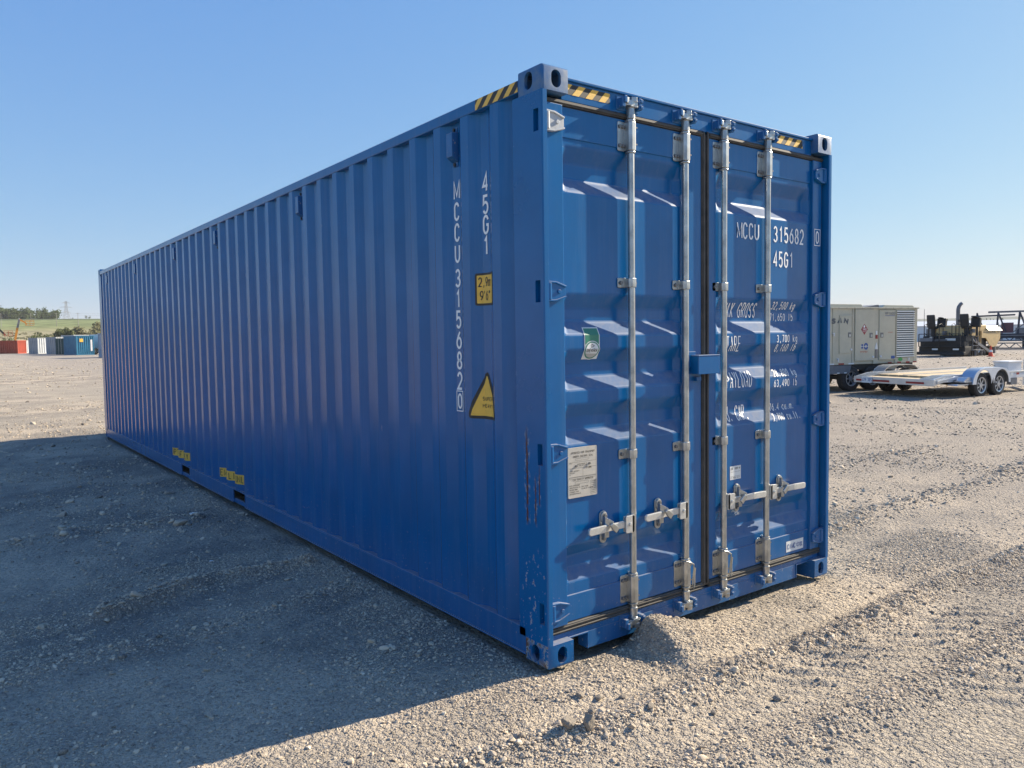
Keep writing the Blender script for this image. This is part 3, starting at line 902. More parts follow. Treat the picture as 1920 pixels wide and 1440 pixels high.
# corner castings -------------------------------------------------
def casting_mesh():
    def obj_of(mb):
        me = mb.mesh('tmp', M['blue'])
        o = bpy.data.objects.new('tmp', me); COL.objects.link(o); return o
    W_, L_, H_ = .162, .178, .118
    me = bpy.data.meshes.new('tmp')
    bm = bmesh.new()
    mb = MB().box(0, W_, 0, L_, 0, H_)
    bv = [bm.verts.new(v) for v in mb.v]
    for f in mb.f: bm.faces.new([bv[i] for i in f])
    def near(e, t): return all(t(v.co) for v in e.verts)
    es = [e for e in bm.edges if near(e, lambda c: c.x < 1e-4 and c.y < 1e-4)]
    bmesh.ops.bevel(bm, geom=es, offset=.016, segments=4, profile=.5, affect='EDGES')
    es = [e for e in bm.edges if near(e, lambda c: c.z < 1e-4) and len(e.link_faces) == 2 and (near(e, lambda c: c.x < .02 or c.y < .02))
          and not near(e, lambda c: c.x > W_ - 1e-3) and not near(e, lambda c: c.y > L_ - 1e-3)]
    bmesh.ops.bevel(bm, geom=es, offset=.013, segments=3, profile=.5, affect='EDGES', clamp_overlap=True)
    bmesh.ops.recalc_face_normals(bm, faces=bm.faces)
    bm.to_mesh(me); bm.free()
    base = bpy.data.objects.new('tmp', me); COL.objects.link(base)
    cut = [obj_of(MB().box(.018, W_ - .012, .018, L_ - .012, .016, H_ - .012)),
           obj_of(MB().prism(rrect(.089 - .03, .089 + .03, .018, .100, .0295, 6), 'y', -.05, .05)),
           obj_of(MB().prism(rrect(.100 - .03, .100 + .03, .018, .100, .0295, 6), 'x', -.05, .05))]
    for c in cut:
        md = base.modifiers.new('b', 'BOOLEAN'); md.object = c; md.operation = 'DIFFERENCE'; md.solver = 'EXACT'
    dg = bpy.context.evaluated_depsgraph_get()
    out = bpy.data.meshes.new_from_object(base.evaluated_get(dg))
    for o in [base] + cut:
        bpy.data.objects.remove(o)
    out.materials.clear()
    out.shade_smooth(); out.set_sharp_from_angle(angle=R(30))
    return out
_cm = casting_mesh()
for ix in (0, 1):
    for iy in (0, 1):
        for iz in (0, 1):
            me = _cm.copy(); me.name = 'corner_casting'
            sx, sy, sz = (-1 if ix else 1), (-1 if iy else 1), (-1 if iz else 1)
            me.transform(Matrix.Translation((CW * ix, CL * iy, CH * iz)) @ Matrix.Diagonal((sx, sy, sz, 1)))
            if sx * sy * sz < 0: me.flip_normals()
            me.materials.append(M['casting_worn'] if (ix, iy, iz) == (0, 0, 0) else M['casting_top'] if (iy, iz) == (0, 1) else M['blue'])
            o = link('corner_casting', me, ct)
            if (ix, iy, iz) == (0, 0, 0): o['label'] = 'bottom casting with paint scraped to bare metal and rust'

# posts ------------------------------------------------------------
HZ = (2.643, 1.84, 1.054, .269)
def post(mirror, worn, y_far=False):
    A = [(0.006, 0.0), (0, .006), (0, .229), (.004, .235), (.05, .235), (.05, .105), (.034, .098), (.034, .004), (.03, 0)]
    B = [(0.006, 0.0), (0, .006), (0, .026), (.026, .027), (.026, .064), (0, .065), (0, .229), (.004, .235), (.05, .235), (.05, .105), (.034, .098), (.034, .004), (.03, 0)]
    mb = MB()
    zs = [.118]
    for z in sorted(HZ): zs += [z - .052, z + .052]
    zs.append(2.778)
    for i in range(len(zs) - 1):
        P = B if i % 2 else A
        if mirror: P = [(CW - x, y) for x, y in P]
        if y_far: P = [(x, CL - y) for x, y in P]
        mb.prism(P, 'z', zs[i], zs[i + 1])
    return mb.build('corner_post', M['post_worn'] if worn else M['blue'], ct, smooth=30)
o = post(False, True); o['label'] = 'corner post with rust streaks and scraped paint'
post(True, False)
for x0, x1 in ((0, .06), (CW - .06, CW)):
    MB().box(x0, x1, CL - .235, CL - .005, .118, 2.778).build('corner_post', M['blue'], ct, bevel=.004)

# side walls, rails, roof, floor --------------------------------------
def side_sheet(xf):
    mb = MB()
    ys = [.2] + [c for c in SIDE_CUTS if .2 < c < CL - .21] + [CL - .21]
    vs, fs = [], []
    for y in ys:
        x = xf(side_x(y))
        vs += [(x, y, .16), (x, y, 2.805)]
    for i in range(len(ys) - 1):
        fs.append((2 * i, 2 * i + 1, 2 * i + 3, 2 * i + 2))
    return mb.add(vs, fs)
wall_l = side_sheet(lambda d: d).build('side_wall', M['blue'], ct, recalc=False)
side_sheet(lambda d: CW - d).build('side_wall', M['blue'], ct, recalc=False)
for x0, x1 in ((0, .06), (CW - .06, CW)):
    MB().box(x0, x1, .178, CL - .178, 2.802, 2.862).build('top_side_rail', M['blue'], ct, bevel=.006)
POCK = ((4.587, 4.95), (6.606, 6.97))
for sgn, xo in ((1, 0), (-1, CW)):
    mb = MB()
    ys = [.178, *[v for p in POCK for v in p], CL - .178]
    for i in range(0, len(ys), 2):
        mb.box(xo + sgn * .0, xo + sgn * .012, ys[i], ys[i + 1], .036, .152).box(xo + sgn * .0, xo + sgn * .07, ys[i], ys[i + 1], .152, .162)
        mb.box(xo + sgn * -.006, xo + sgn * .05, ys[i], ys[i + 1], .026, .036)
    mb.build('bottom_side_rail', M['blue'], ct, bevel=.003)
    for a, b in POCK:
        p = MB().box(xo + sgn * .010, xo + sgn * .03, a + .001, b - .001, .026, .066).box(xo + sgn * .004, xo + sgn * .1, a, b, .152, .162)
        p.build('forklift_pocket', M['blue'], ct)
MB().box(.07, CW - .07, .1, CL - .06, .15, .19).build('floor', M['dark'], ct)
mb = MB()
ys = np.arange(.12, CL - .12, .1)
vs, fs = [], []
for i, y in enumerate(ys):
    z = 2.862 + (.018 if i % 2 else 0)
    vs += [(.05, y, z), (CW - .05, y, z)]
for i in range(len(ys) - 1): fs.append((2 * i, 2 * i + 1, 2 * i + 3, 2 * i + 2))
mb.add(vs, fs).build('roof', M['blue'], ct)
MB().box(.06, CW - .06, CL - .05, CL - .01, .118, 2.86).build('front_wall', M['blue'], ct)

# header and sill -----------------------------------------------------
hd = MB().box(.162, CW - .162, .050, .12, 2.764, 2.858).box(.160, CW - .160, .038, .16, 2.858, 2.872)
hd = hd.build('door_header', M['blue'], ct, bevel=.003)
sl = [(.162, .02), (.162, .034), (.168, .034)]
sill_poly = [(.162, .036), (.163, .112), (.303, .112), (.303, .022), (CW - .303, .022), (CW - .303, .112), (CW - .163, .112), (CW - .162, .036), (CW - .13, .118), (CW - .05, .118), (CW - .05, .150), (.05, .150), (.05, .118), (.13, .118)]
mb = MB()
mb.box(.05, CW - .05, .050, .11, .112, .142)
mb.box(.303, CW - .303, .050, .11, .022, .112)
for a, b in ((.163, .303), (CW - .303, CW - .163)):     # plate edging of the two pockets
    mb.box(a, b, .044, .12, .106, .113)
    mb.box(b - .006 if a < 1 else a, b if a < 1 else a + .006, .044, .12, .022, .106)
sill = mb.build('door_sill', M['blue'], ct, bevel=.002)

# doors -----------------------------------------------------------------
def door_panel(x0, x1):
    zs = [.318] + DOOR_CUTS + [2.592]
    xs = [x0, x0 + .012, x0 + .045, x1 - .045, x1 - .012, x1]
    k = [0, .12, 1, 1, .12, 0]
    vs, fs = [], []
    for z in zs:
        for x, t in zip(xs, k):
            vs.append((x, YO + GD_ * groove(z) * t, z))
    n = len(xs)
    for i in range(len(zs) - 1):
        for j in range(n - 1):
            fs.append((i * n + j, i * n + j + 1, (i + 1) * n + j + 1, (i + 1) * n + j))
    me = MB().add(vs, fs).mesh('door_panel', M['blue'])
    # soften the pressed folds
    bm = bmesh.new(); bm.from_mesh(me)
    es = [e for e in bm.edges if len(e.link_faces) == 2 and e.calc_face_angle(0) > .3]
    bmesh.ops.bevel(bm, geom=es, offset=.011, segments=3, profile=.5, affect='EDGES', clamp_overlap=True)
    bm.to_mesh(me); bm.free()
    me.shade_smooth(); me.set_sharp_from_angle(angle=R(35))
    return me

def gasket(x0, x1, centre_left):
    mb = MB()
    mb.box(x0, x1, .046, .075, 2.738, 2.762).box(x0, x1, .040, .046, 2.744, 2.754)
    mb.box(x0, x1, .046, .075, .145, .182).box(x0, x1, .038, .046, .150, .158).box(x0, x1, .040, .046, .168, .176)
    return mb

def build_door(left):
    mb = MB()
    if left:
        mb.box(.042, .155, .034, .105, .185, 2.736)
        mb.box(1.05, 1.196, .054, .105, .185, 2.736)
        mb.box(.155, 1.05, .056, .105, 2.588, 2.736).box(.155, 1.05, .056, .105, .185, .322)
        px = (.155, 1.05)
    else:
        mb.box(1.262, 1.328, .054, .105, .185, 2.736)
        mb.box(2.285, 2.383, .040, .105, .185, 2.736)
        mb.box(1.328, 2.285, .056, .105, 2.588, 2.736).box(1.328, 2.285, .056, .105, .185, .322)
        px = (1.328, 2.285)
    d = mb.build('door', M['blue'], ct, bevel=.004)
    dp = link('door_panel', door_panel(*px), d)
    wm = dp.modifiers.new('even', 'WEIGHTED_NORMAL'); wm.weight = 100; wm.keep_sharp = True
    g = gasket(.036, 1.2, True) if left else gasket(1.258, 2.402, False)
    if left:
        g.box(1.196, 1.226, .048, .09, .16, 2.75).box(1.204, 1.218, .042, .048, .17, 2.76)
        g.box(.034, .042, .055, .09, .17, 2.75)
    else:
        g.box(1.229, 1.262, .050, .09, .16, 2.75).box(1.236, 1.250, .040, .050, .17, 2.765)
        g.box(2.383, 2.404, .052, .09, .17, 2.75)
    g.build('gasket', M['rubber'], d, bevel=.003)
    return d
door_l = build_door(True); door_l['label'] = 'left door with approval plate and green sticker'
door_r = build_door(False); door_r['label'] = 'right door with weights lettered in white'

# lock gear: one of each kind, then shared mesh data
def bracket_mesh():
    mb = MB()
    mb.prism([(x, z) for x, z in rrect(-.074, -.018, -.075, .075, .010)], 'y', .046, .052)
    hexa = [(-.029, .050), (-.026, .014), (-.013, .003), (.013, .003), (.026, .014), (.028, .050)]
    mb.prism([(x, y) for x, y in hexa], 'z', -.073, .073)
    for z in (-.076, .073): mb.cyl((0, ROD_Y - .002, z), (0, ROD_Y - .002, z + .012 if z > 0 else z - .01), .027, n=16)
    mb.prism([(x, z) for x, z in rrect(.026, .038, -.066, .066, .005)], 'y', .044, .052)
    return mb.mesh('rod_bracket', M['zinc'], bevel=.003)
def bolt_mesh(name, r, h):
    return MB().cyl((0, 0, 0), (0, -h, 0), r, r * .9, n=8).mesh(name, M['bolt'])
def clamp_mesh():
    mb = MB()
    mb.prism(rrect(-.078, -.016, -.026, .026, .008), 'y', .046, .052)
    mb.prism([(-.030, .052), (-.026, .016), (-.012, .004), (.014, .004), (.027, .016), (.030, .052)], 'z', -.024, .024)
    mb.prism(rrect(.026, .052, -.022, .022, .006), 'y', .042, .050)
    return mb.mesh('rod_clamp', M['zinc'], bevel=.003)
def cam_mesh(up):
    s = 1 if up else -1
    mb = MB()
    mb.cyl((0, ROD_Y, -.05 * s), (0, ROD_Y, .02 * s), .0235, .021, n=14)
    mb.box(-.026, .026, .002, .05, .006 * s, .020 * s)
    mb.prism([(-.050, .050), (-.058, .026), (-.040, .012), (-.020, .002), (.022, .000), (.030, .02), (.026, .048)], 'z', .012 * s, .040 * s)
    mb.prism([(-.014, .05), (-.018, .004), (.012, -.006), (.018, .05)], 'z', .030 * s, .056 * s)
    mb.box(-.052, -.036, .004, .030, .020 * s, .050 * s)
    return mb.mesh('cam', M['zinc'], bevel=.003)
def keeper_mesh(up):
    s = 1 if up else -1
    mb = MB()
    mb.box(-.088, .070, .044, .052, -.020 * s, .050 * s)
    mb.box(.034, .056, .002, .05, -.014 * s, .046 * s).box(.034, .062, .008, .05, .016 * s, .030 * s)
    mb.box(.038, .056, -.006, .004, -.008 * s, .008 * s).box(.038, .056, -.006, .004, .022 * s, .040 * s)
    mb.box(-.084, -.062, .004, .05, -.012 * s, .036 * s).box(-.074, -.058, -.004, .02, .010 * s, .044 * s)
    return mb.mesh('cam_keeper', M['blue'], bevel=.003)
def handle_mesh(sg, ln):
    """Lever lying along x from the rod, at rod axis origin; sg = -1 points left."""
    mb = MB()
    mb.box(sg * .03, sg * (ln * .60), -.004, .010, -.019, .016)
    mb.add(*taper(sg * ln * .52, sg * ln * .68, (-.004, .010, -.019, .016), (-.020, -.004, -.016, .020)))
    mb.prism([(sg * (ln * .66), -.016), (sg * (ln - .012), -.019), (sg * ln, -.010), (sg * ln, .012), (sg * (ln - .01), .019), (sg * (ln * .66), .022)], 'y', -.020, -.006)
    return mb.mesh('door_handle', M['zinc_bright'], bevel=.003)
def taper(xa, xb, A, B):
    y0, y1, z0, z1 = A; Y0, Y1, Z0, Z1 = B
    vs = [(xa, y0, z0), (xb, Y0, Z0), (xb, Y1, Z0), (xa, y1, z0), (xa, y0, z1), (xb, Y0, Z1), (xb, Y1, Z1), (xa, y1, z1)]
    return vs, [(3, 2, 1, 0), (4, 5, 6, 7), (0, 1, 5, 4), (1, 2, 6, 5), (2, 3, 7, 6), (3, 0, 4, 7)]
def hub_mesh(sg):
    mb = MB()
    mb.prism([(x, z) for x, z in rrect(sg * .075 if sg < 0 else .012, -.012 if sg < 0 else .075, -.048, .044, .008)], 'y', -.012, -.004)
    mb.box(sg * .012, sg * .03, -.012, .03, -.048, .044)
    mb.prism([(x, z) for x, z in rrect(min(sg * .07, sg * .02), max(sg * .07, sg * .02), -.044, .040, .006)], 'y', .010, .016)
    mb.cyl((sg * .046, -.020, -.002), (sg * .046, .02, -.002), .010, n=8)
    return mb.mesh('handle_hub', M['zinc_bright'], bevel=.002)
def catch_mesh(sg):
    mb = MB()
    mb.prism(rrect(-.024, .024, -.085, .085, .023, 6), 'y', .044, .052)
    mb.prism(rrect(-.020, .020, .022, .080, .019, 6), 'y', .034, .044)
    # forged hook lapping over the lever
    mb.add(*taper(-.016, .020, (.012, .040, .012, .060), (-.016, .004, .000, .036)))
    mb.prism([(sg * -.030, .016), (sg * -.052, -.002), (sg * -.030, -.026), (sg * -.006, -.006), (sg * .012, .022), (sg * -.008, .030)], 'y', -.024, -.012)
    mb.box(-.016, .016, .016, .044, -.052, -.020)
    return mb.mesh('handle_catch', M['zinc'], bevel=.003)
ms = dict(br=bracket_mesh(), bolt=bolt_mesh('bolt', .0105, .010), pin=bolt_mesh('bolt', .005, .004), cl=clamp_mesh(), cu=cam_mesh(True), cd=cam_mesh(False),
          ku=keeper_mesh(True), kd=keeper_mesh(False), ca={s: catch_mesh(s) for s in (-1, 1)},
          hub={s: hub_mesh(s) for s in (-1, 1)}, rod=MB().cyl((0, 0, .13), (0, 0, 2.79), .0180, n=20).mesh('lock_rod', M['zinc'], smooth=40))
RODS = [(.615, door_l, -1, .34, .196, .635), (1.037, door_l, -1, .352, .206, .645), (1.371, door_r, 1, .376, .152, .638), (1.788, door_r, 1, .378, .164, .640)]
for x, d, sg, ln, cx, hz in RODS:
    link('lock_rod', ms['rod'], d, (x, ROD_Y, 0))
    for z in (2.648, .275):
        link('rod_bracket', ms['br'], d, (x, 0.006, z)); [link('bolt', ms['bolt'], d, (x + u, .053, z + w)) for u in (-.062, -.040) for w in (-.048, .048)] + [link('bolt', ms['pin'], d, (x + .0262, .018, z + w)) for w in (-.04, .045)]
    for z in (1.898, 1.0):
        link('rod_clamp', ms['cl'], d, (x, 0.008, z)); link('bolt', ms['bolt'], d, (x - .058, .055, z)); link('bolt', ms['bolt'], d, (x + .040, .051, z))
    link('cam', ms['cu'], d, (x, 0, 2.785)); link('cam', ms['cd'], d, (x, 0, .125))
    link('cam_keeper', ms['ku'], hd, (x, 0, 2.795)); link('cam_keeper', ms['kd'], sill, (x, 0, .115))
    link('door_handle', handle_mesh(sg, ln), d, (x, ROD_Y - .012, hz))
    link('handle_hub', ms['hub'][sg], d, (x, ROD_Y - .014, hz))
    link('handle_catch', ms['ca'][sg], d, (x + sg * cx, .008, hz)); link('bolt', ms['bolt'], d, (x + sg * cx, .042, hz + .058)); link('bolt', ms['bolt'], d, (x + sg * cx, .053, hz - .062))
for x, d in ((1.037, door_l), (1.371, door_r)):
    pts = [(x - .03, .004, .352), (x - .005, -.004, .345), (x + .03, 0, .325), (x + .044, .01, .29), (x + .047, .02, .24), (x + .046, .022, .2), (x + .052, .02, .178), (x + .058, .018, .2), (x + .053, .014, .25), (x + .050, .006, .30)]
    MB().tube(pts, .0042, 6).build('seal_cable', M['zinc'], d, smooth=60)

# hinges
def hinge(left, z):
    mb = MB()
    f = (lambda x: x) if left else (lambda x: CW - x)
    yb = .030 if left else .036
    mb.prism([(f(.030), z - .050), (f(.030), z + .050), (f(.088), z + .048), (f(.150), z + .028), (f(.150), z - .030), (f(.088), z - .048)], 'y', yb - .012, yb + .004)
    for s in (1, -1):
        mb.beam((f(.030), yb - .014, z + s * .045), (f(.090), yb - .014, z + s * .043), .010, .009)
        mb.beam((f(.088), yb - .014, z + s * .043), (f(.150), yb - .014, z + s * .024), .010, .009)
    mb.cyl((f(.046), yb - .010, z - .040), (f(.046), yb - .010, z + .040), .014, n=14)
    mb.cyl((f(.108), yb - .010, z), (f(.108), yb - .018, z), .011, n=8)
    return mb
for z in HZ:
    for left in (True, False):
        white = left and z > 2.5
        o = hinge(left, z).build('hinge', M['hinge_white'] if white else M['blue'], door_l if left else door_r, bevel=.002)
        if white: o['label'] = 'pale primed hinge at the top'

# lock box
mb = MB().box(1.1002, 1.108, -.002, .054, 1.402, 1.502).box(1.10, 1.284, -.008, -.002, 1.40, 1.502).box(1.098, 1.286, -.010, .05, 1.502, 1.508)
mb.box(1.278, 1.2838, -.002, .05, 1.402, 1.502).box(1.06, 1.14, .046, .054, 1.44, 1.528)
lb = mb.build('lock_box', M['blue'], door_l, bevel=.002)
MB().box(1.13, 1.17, .030, .054, 1.360, 1.384).build('lock_tab', M['blue'], door_l, bevel=.002)
MB().tube([(1.284 + .004, .02, 1.455), (1.30, .02, 1.45), (1.305, .02, 1.465), (1.302, .02, 1.475)], .003, 6).build('padlock_shackle', M['zinc'], door_l, smooth=60)

# --- door lettering -------------------------------------------------------
DT = .0022
def on_door(u, v): return (u, door_y(v) - DT, v)
tx = []
tx.append(text2d('MCCU', 1.527, 2.190, .100, .046, .0565, .0110))
tx.append(text2d('315682', 1.888, 2.190, .100, .044, .0565, .0110))
tx.append(text2d('45G1', 1.888, 2.036, .100, .044, .0565, .0110))
decal('lettering', join2d(*tx), on_door, M['white_print'], door_r, cv=DOOR_CUTS, label='white letters MCCU 315682 45G1')
tx = [text2d('0', 2.316, 2.203, .082, .036, .05, .009), frame2d(2.302, 2.366, 2.192, 2.296, .004)]
decal('check_digit', join2d(*tx), lambda u, v: (u, .0382, v), M['white_print'], door_r)
rows = [('MAX GROSS', 1.722, 1.812, '32,500 kg', 1.774, '71,650 lb', 1.702), ('TARE', 1.518, 1.612, '3,700 kg', 1.566, '8,160 lb', 1.508),
        ('PAYLOAD', 1.300, 1.398, '28,800 kg', 1.350, '63,490 lb', 1.285), ('CU. CAP.', 1.098, 1.192, '76.4 cu.m.', 1.132, '2,700 cu.ft.', 1.070)]
tx = []
for nm, z0, z1, a, za, b, zb in rows:
    tx.append(text2d(nm, 1.43, z0, z1 - z0, .029, .0365 if nm != 'CU. CAP.' else .031, .0074))
    pa = .0285 if 'cu' not in a else .027
    xa = 1.93 if len(a) == 8 else 1.902
    tx.append(text2d(a, xa, za, .048, .022, pa, .0056)); tx.append(text2d(b, 1.93 if len(b) == 8 else 1.902, zb, .048, .022 if 'cu' not in b else .019, .0285 if 'cu' not in b else .025, .0056))
decal('weight_lettering', join2d(*tx), on_door, M['white_print'], door_r, cv=DOOR_CUTS, label='white MAX GROSS, TARE, PAYLOAD and CU. CAP. table')
# inspection sticker
sx0, sx1, sz0, sz1 = .306, .412, 1.506, 1.668
st = decal('inspection_sticker', rect2d(sx0, sx1, sz0, sz1), lambda u, v: (u, door_y(v) - .0015, v), M['sticker_white'], door_l, cv=DOOR_CUTS, label='white and green round-topped inspection sticker')
decal('sticker_print', rect2d(sx0 + .006, sx1 - .006, 1.582, sz1 - .005), lambda u, v: (u, door_y(v) - .0025, v), M['sticker_green'], door_l, cv=DOOR_CUTS)
cxs, czs = (sx0 + sx1) / 2, 1.552
decal('sticker_print', poly2d(arc(cxs, czs, .054, .048, 0, 360, 28)[:-1]), lambda u, v: (u, door_y(v) - .0032, v), M['sticker_white'], door_l, cv=DOOR_CUTS)
decal('sticker_print', poly2d(arc(cxs, czs, .050, .044, 0, 360, 28)[:-1]), lambda u, v: (u, door_y(v) - .0039, v), M['sticker_green'], door_l, cv=DOOR_CUTS)
decal('sticker_print', poly2d(arc(cxs, czs, .043, .038, 0, 360, 28)[:-1]), lambda u, v: (u, door_y(v) - .0046, v), M['sticker_white'], door_l, cv=DOOR_CUTS)
decal('sticker_print', poly2d([(cxs + .043 * math.cos(R(a)), czs + .038 * math.sin(R(a))) for a in range(205, 340, 9)]), lambda u, v: (u, door_y(v) - .0053, v), M['sticker_grey'], door_l, cv=DOOR_CUTS)
decal('sticker_print', join2d(text2d('DEKRA', cxs - .037, czs - .010, .018, .012, .015, .0028), strip([(cxs - .008, czs + .014), (cxs + .012, czs + .022), (cxs - .006, czs + .031), (cxs - .008, czs + .014)], .0028)),
      lambda u, v: (u, door_y(v) - .006, v), M['black_print'], door_l, cv=DOOR_CUTS)
# approval plate
PX0, PX1, PZ0, PZ1 = .184, .380, .812, 1.066
pl = MB().prism(rrect(PX0, PX1, PZ0, PZ1, .006), 'y', YO - .008, YO - .0005).build('approval_plate', M['plate'], door_l)
pl['label'] = 'grey metal plate headed APPROVED FOR TRANSPORT'
tx = [text2d('APPROVED FOR TRANSPORT', PX0 + .018, 1.034, .011, .0056, .0075, .0016), text2d('UNDER CUSTOMS SEAL', PX0 + .034, 1.015, .011, .0056, .0075, .0016),
      text2d('CSC SAFETY APPROVAL', PX0 + .030, .898, .011, .0056, .0075, .0016), text2d('CIMC', PX0 + .118, .954, .010, .008, .0105, .0026)]
for i, (s, z) in enumerate((('TYPE', .985), ('MANUFACTURERS NO.', .978), ('OF THE CONTAINER', .970), ('TIMBER COMPONENT', .945), ('TREATMENT', .936), ('IM', .927))):
    tx.append(text2d(s, PX0 + (.008 if i in (0, 3, 4, 5) else .06), z, .0055, .003, .0042, .001))
for i, s in enumerate(('DATE MANUFACTURED', 'IDENTIFICATION NO.', 'MAXIMUM GROSS', 'ALLOWABLE STACK', 'TRANSVERSE RACKING')):
    z = .872 - i * .0105
    tx.append(text2d(s, PX0 + .008, z, .006, .003, .0041, .0012)); tx.append(text2d(('', 'MCCU 315682', '32,500 KG 71,650 LB', '', '')[i], PX0 + .088, z, .006, .003, .0041, .0012))
for z in (.992, .962, .917): tx.append(strip([(PX0 + .006, z), (PX1 - .006, z)], .0009))
tx += [frame2d(PX0 + .05, PX0 + .14, 1.000, 1.010, .0009), frame2d(PX0 + .045, PX0 + .135, .882, .893, .0009), frame2d(PX0 + .150, PX1 - .008, .822, .890, .0009), frame2d(PX0 + .008, PX1 - .008, .908, .916, .0009),
       strip([(PX0 + .098, .962), (PX0 + .098, .917)], .0009)]
for i in range(7): tx.append(strip([(PX0 + .154, .884 - i * .009), (PX1 - .012, .884 - i * .009)], .0016))
decal('plate_text', join2d(*tx), lambda u, v: (u, YO - .0088, v), M['black_print'], door_l)
for u, w in ((.052, .972), (.142, .978)): MB().cyl((PX0 + u, YO - .006, w), (PX0 + u, YO - .014, w), .006, n=8).build('plate_rivet', M['bolt'], door_l)
# small white paper label on the right door
decal('paper_label', rect2d(1.468, 1.572, .748, .830), lambda u, v: (u, YO - .0012, v), M['sticker_white'], door_r)
decal('label_print', join2d(text2d('JS 109-M', 1.474, .808, .014, .009, .0115, .003), strip([(1.474, .795), (1.566, .795)], .0012), strip([(1.474, .768), (1.566, .768)], .0012), text2d('CT 0802 2013', 1.474, .755, .008, .005, .0072, .0016)),
      lambda u, v: (u, YO - .002, v), M['black_print'], door_r)
# builder's plate at the foot of the right door
decal('maker_label', rect2d(2.036, 2.226, .206, .276), lambda u, v: (u, .0545, v), M['sticker_white'], door_r)
zh = [strip([(2.150, .248), (2.180, .248), (2.180, .232), (2.150, .232), (2.150, .248)], .0035), strip([(2.165, .258), (2.165, .220)], .0035),
      strip([(2.190, .256), (2.185, .248)], .003), strip([(2.188, .249), (2.188, .230)], .003), strip([(2.188, .249), (2.214, .249)], .003), strip([(2.188, .243), (2.212, .243)], .0028), strip([(2.188, .237), (2.212, .237)], .0028), strip([(2.184, .230), (2.218, .230)], .003),
      strip([(2.201, .254), (2.201, .220)], .003), strip([(2.199, .230), (2.187, .221)], .0028), strip([(2.203, .230), (2.216, .221)], .0028)]
decal('label_print', join2d(text2d('CIMC', 2.046, .222, .036, .020, .0235, .006), *zh), lambda u, v: (u, .0537, v), M['logo_blue'], door_r)

# --- side lettering ---------------------------------------------------------
def on_side(k):
    return lambda u, v: (side_x(-u) - k, -u, v)          # u runs toward the door end: -y
SC_ = [-c for c in SIDE_CUTS]
tx = []
for ch, z in zip('MCCU', (2.388, 2.272, 2.157, 2.041)): tx.append(text2d(ch, -.832, z, .103, .056, .06, .0140))
for ch, z in zip('315682', (1.905, 1.790, 1.676, 1.562, 1.447, 1.333)): tx.append(text2d(ch, -.832, z, .103, .056, .06, .0140))
tx += [text2d('0', -.828, 1.226, .088, .044, .05, .012), frame2d(-.838, -.776, 1.214, 1.326, .005)]
decal('lettering', join2d(*tx), on_side(.0022), M['white_print'], wall_l, cu=SC_, out=(-1, 0, 0), label='white column of letters MCCU 315682 0')
tx = []
for ch, z in zip('45G1', (2.386, 2.271, 2.166, 2.056)): tx.append(text2d(ch, -.552, z, .103, .056, .06, .0140))
decal('lettering', join2d(*tx), on_side(.0022), M['white_print'], wall_l, cu=SC_, out=(-1, 0, 0), label='white column of letters 45G1')
# height sticker
decal('height_sticker', poly2d(rrect(-.605, -.432, 1.795, 1.966, .012)), on_side(.0014), M['sticker_black'], wall_l, cu=SC_, out=(-1, 0, 0), label='yellow height sticker reading 2,9m 9 ft 6')
decal('sticker_print', poly2d(rrect(-.594, -.443, 1.806, 1.955, .006)), on_side(.0022), M['yellow'], wall_l, cu=SC_, out=(-1, 0, 0))
decal('sticker_print', join2d(text2d('2,9m', -.586, 1.893, .052, .022, .025, .006), text2d('9\'6"', -.578, 1.821, .052, .022, .022, .006)), on_side(.003), M['black_print'], wall_l, cu=SC_, out=(-1, 0, 0))
# heavy-load triangle
decal('warning_sticker', poly2d([(-.668, 1.200), (-.655, 1.188), (-.440, 1.188), (-.428, 1.200), (-.428, 1.215), (-.520, 1.430), (-.535, 1.440), (-.552, 1.430), (-.668, 1.215)]), on_side(.0014), M['sticker_black'], wall_l, cu=SC_, out=(-1, 0, 0), label='yellow triangle sticker reading SUPER HEAVY')
decal('sticker_print', poly2d([(-.648, 1.204), (-.446, 1.204), (-.532, 1.418), (-.540, 1.418)]), on_side(.0022), M['yellow'], wall_l, cu=SC_, out=(-1, 0, 0))
decal('sticker_print', join2d(text2d('SUPER', -.572, 1.286, .021, .014, .0185, .0032), text2d('HEAVY', -.572, 1.248, .021, .014, .0185, .0032)), on_side(.003), M['black_print'], wall_l, cu=SC_, out=(-1, 0, 0))
# EMPTY LIFT ONLY strips above the fork pockets
for yc in (5.393, 7.438):
    n = 'EMPTY LIFT ONLY'
    u0 = -yc
    decal('pocket_sticker', rect2d(u0, u0 + .735, .224, .318), on_side(.0014), M['yellow'], wall_l, cu=SC_, out=(-1, 0, 0), label='yellow strip reading EMPTY LIFT ONLY')
    decal('sticker_print', text2d(n, u0 + .018, .236, .070, .037, .0468, .0085), on_side(.0022), M['black_print'], wall_l, cu=SC_, out=(-1, 0, 0))
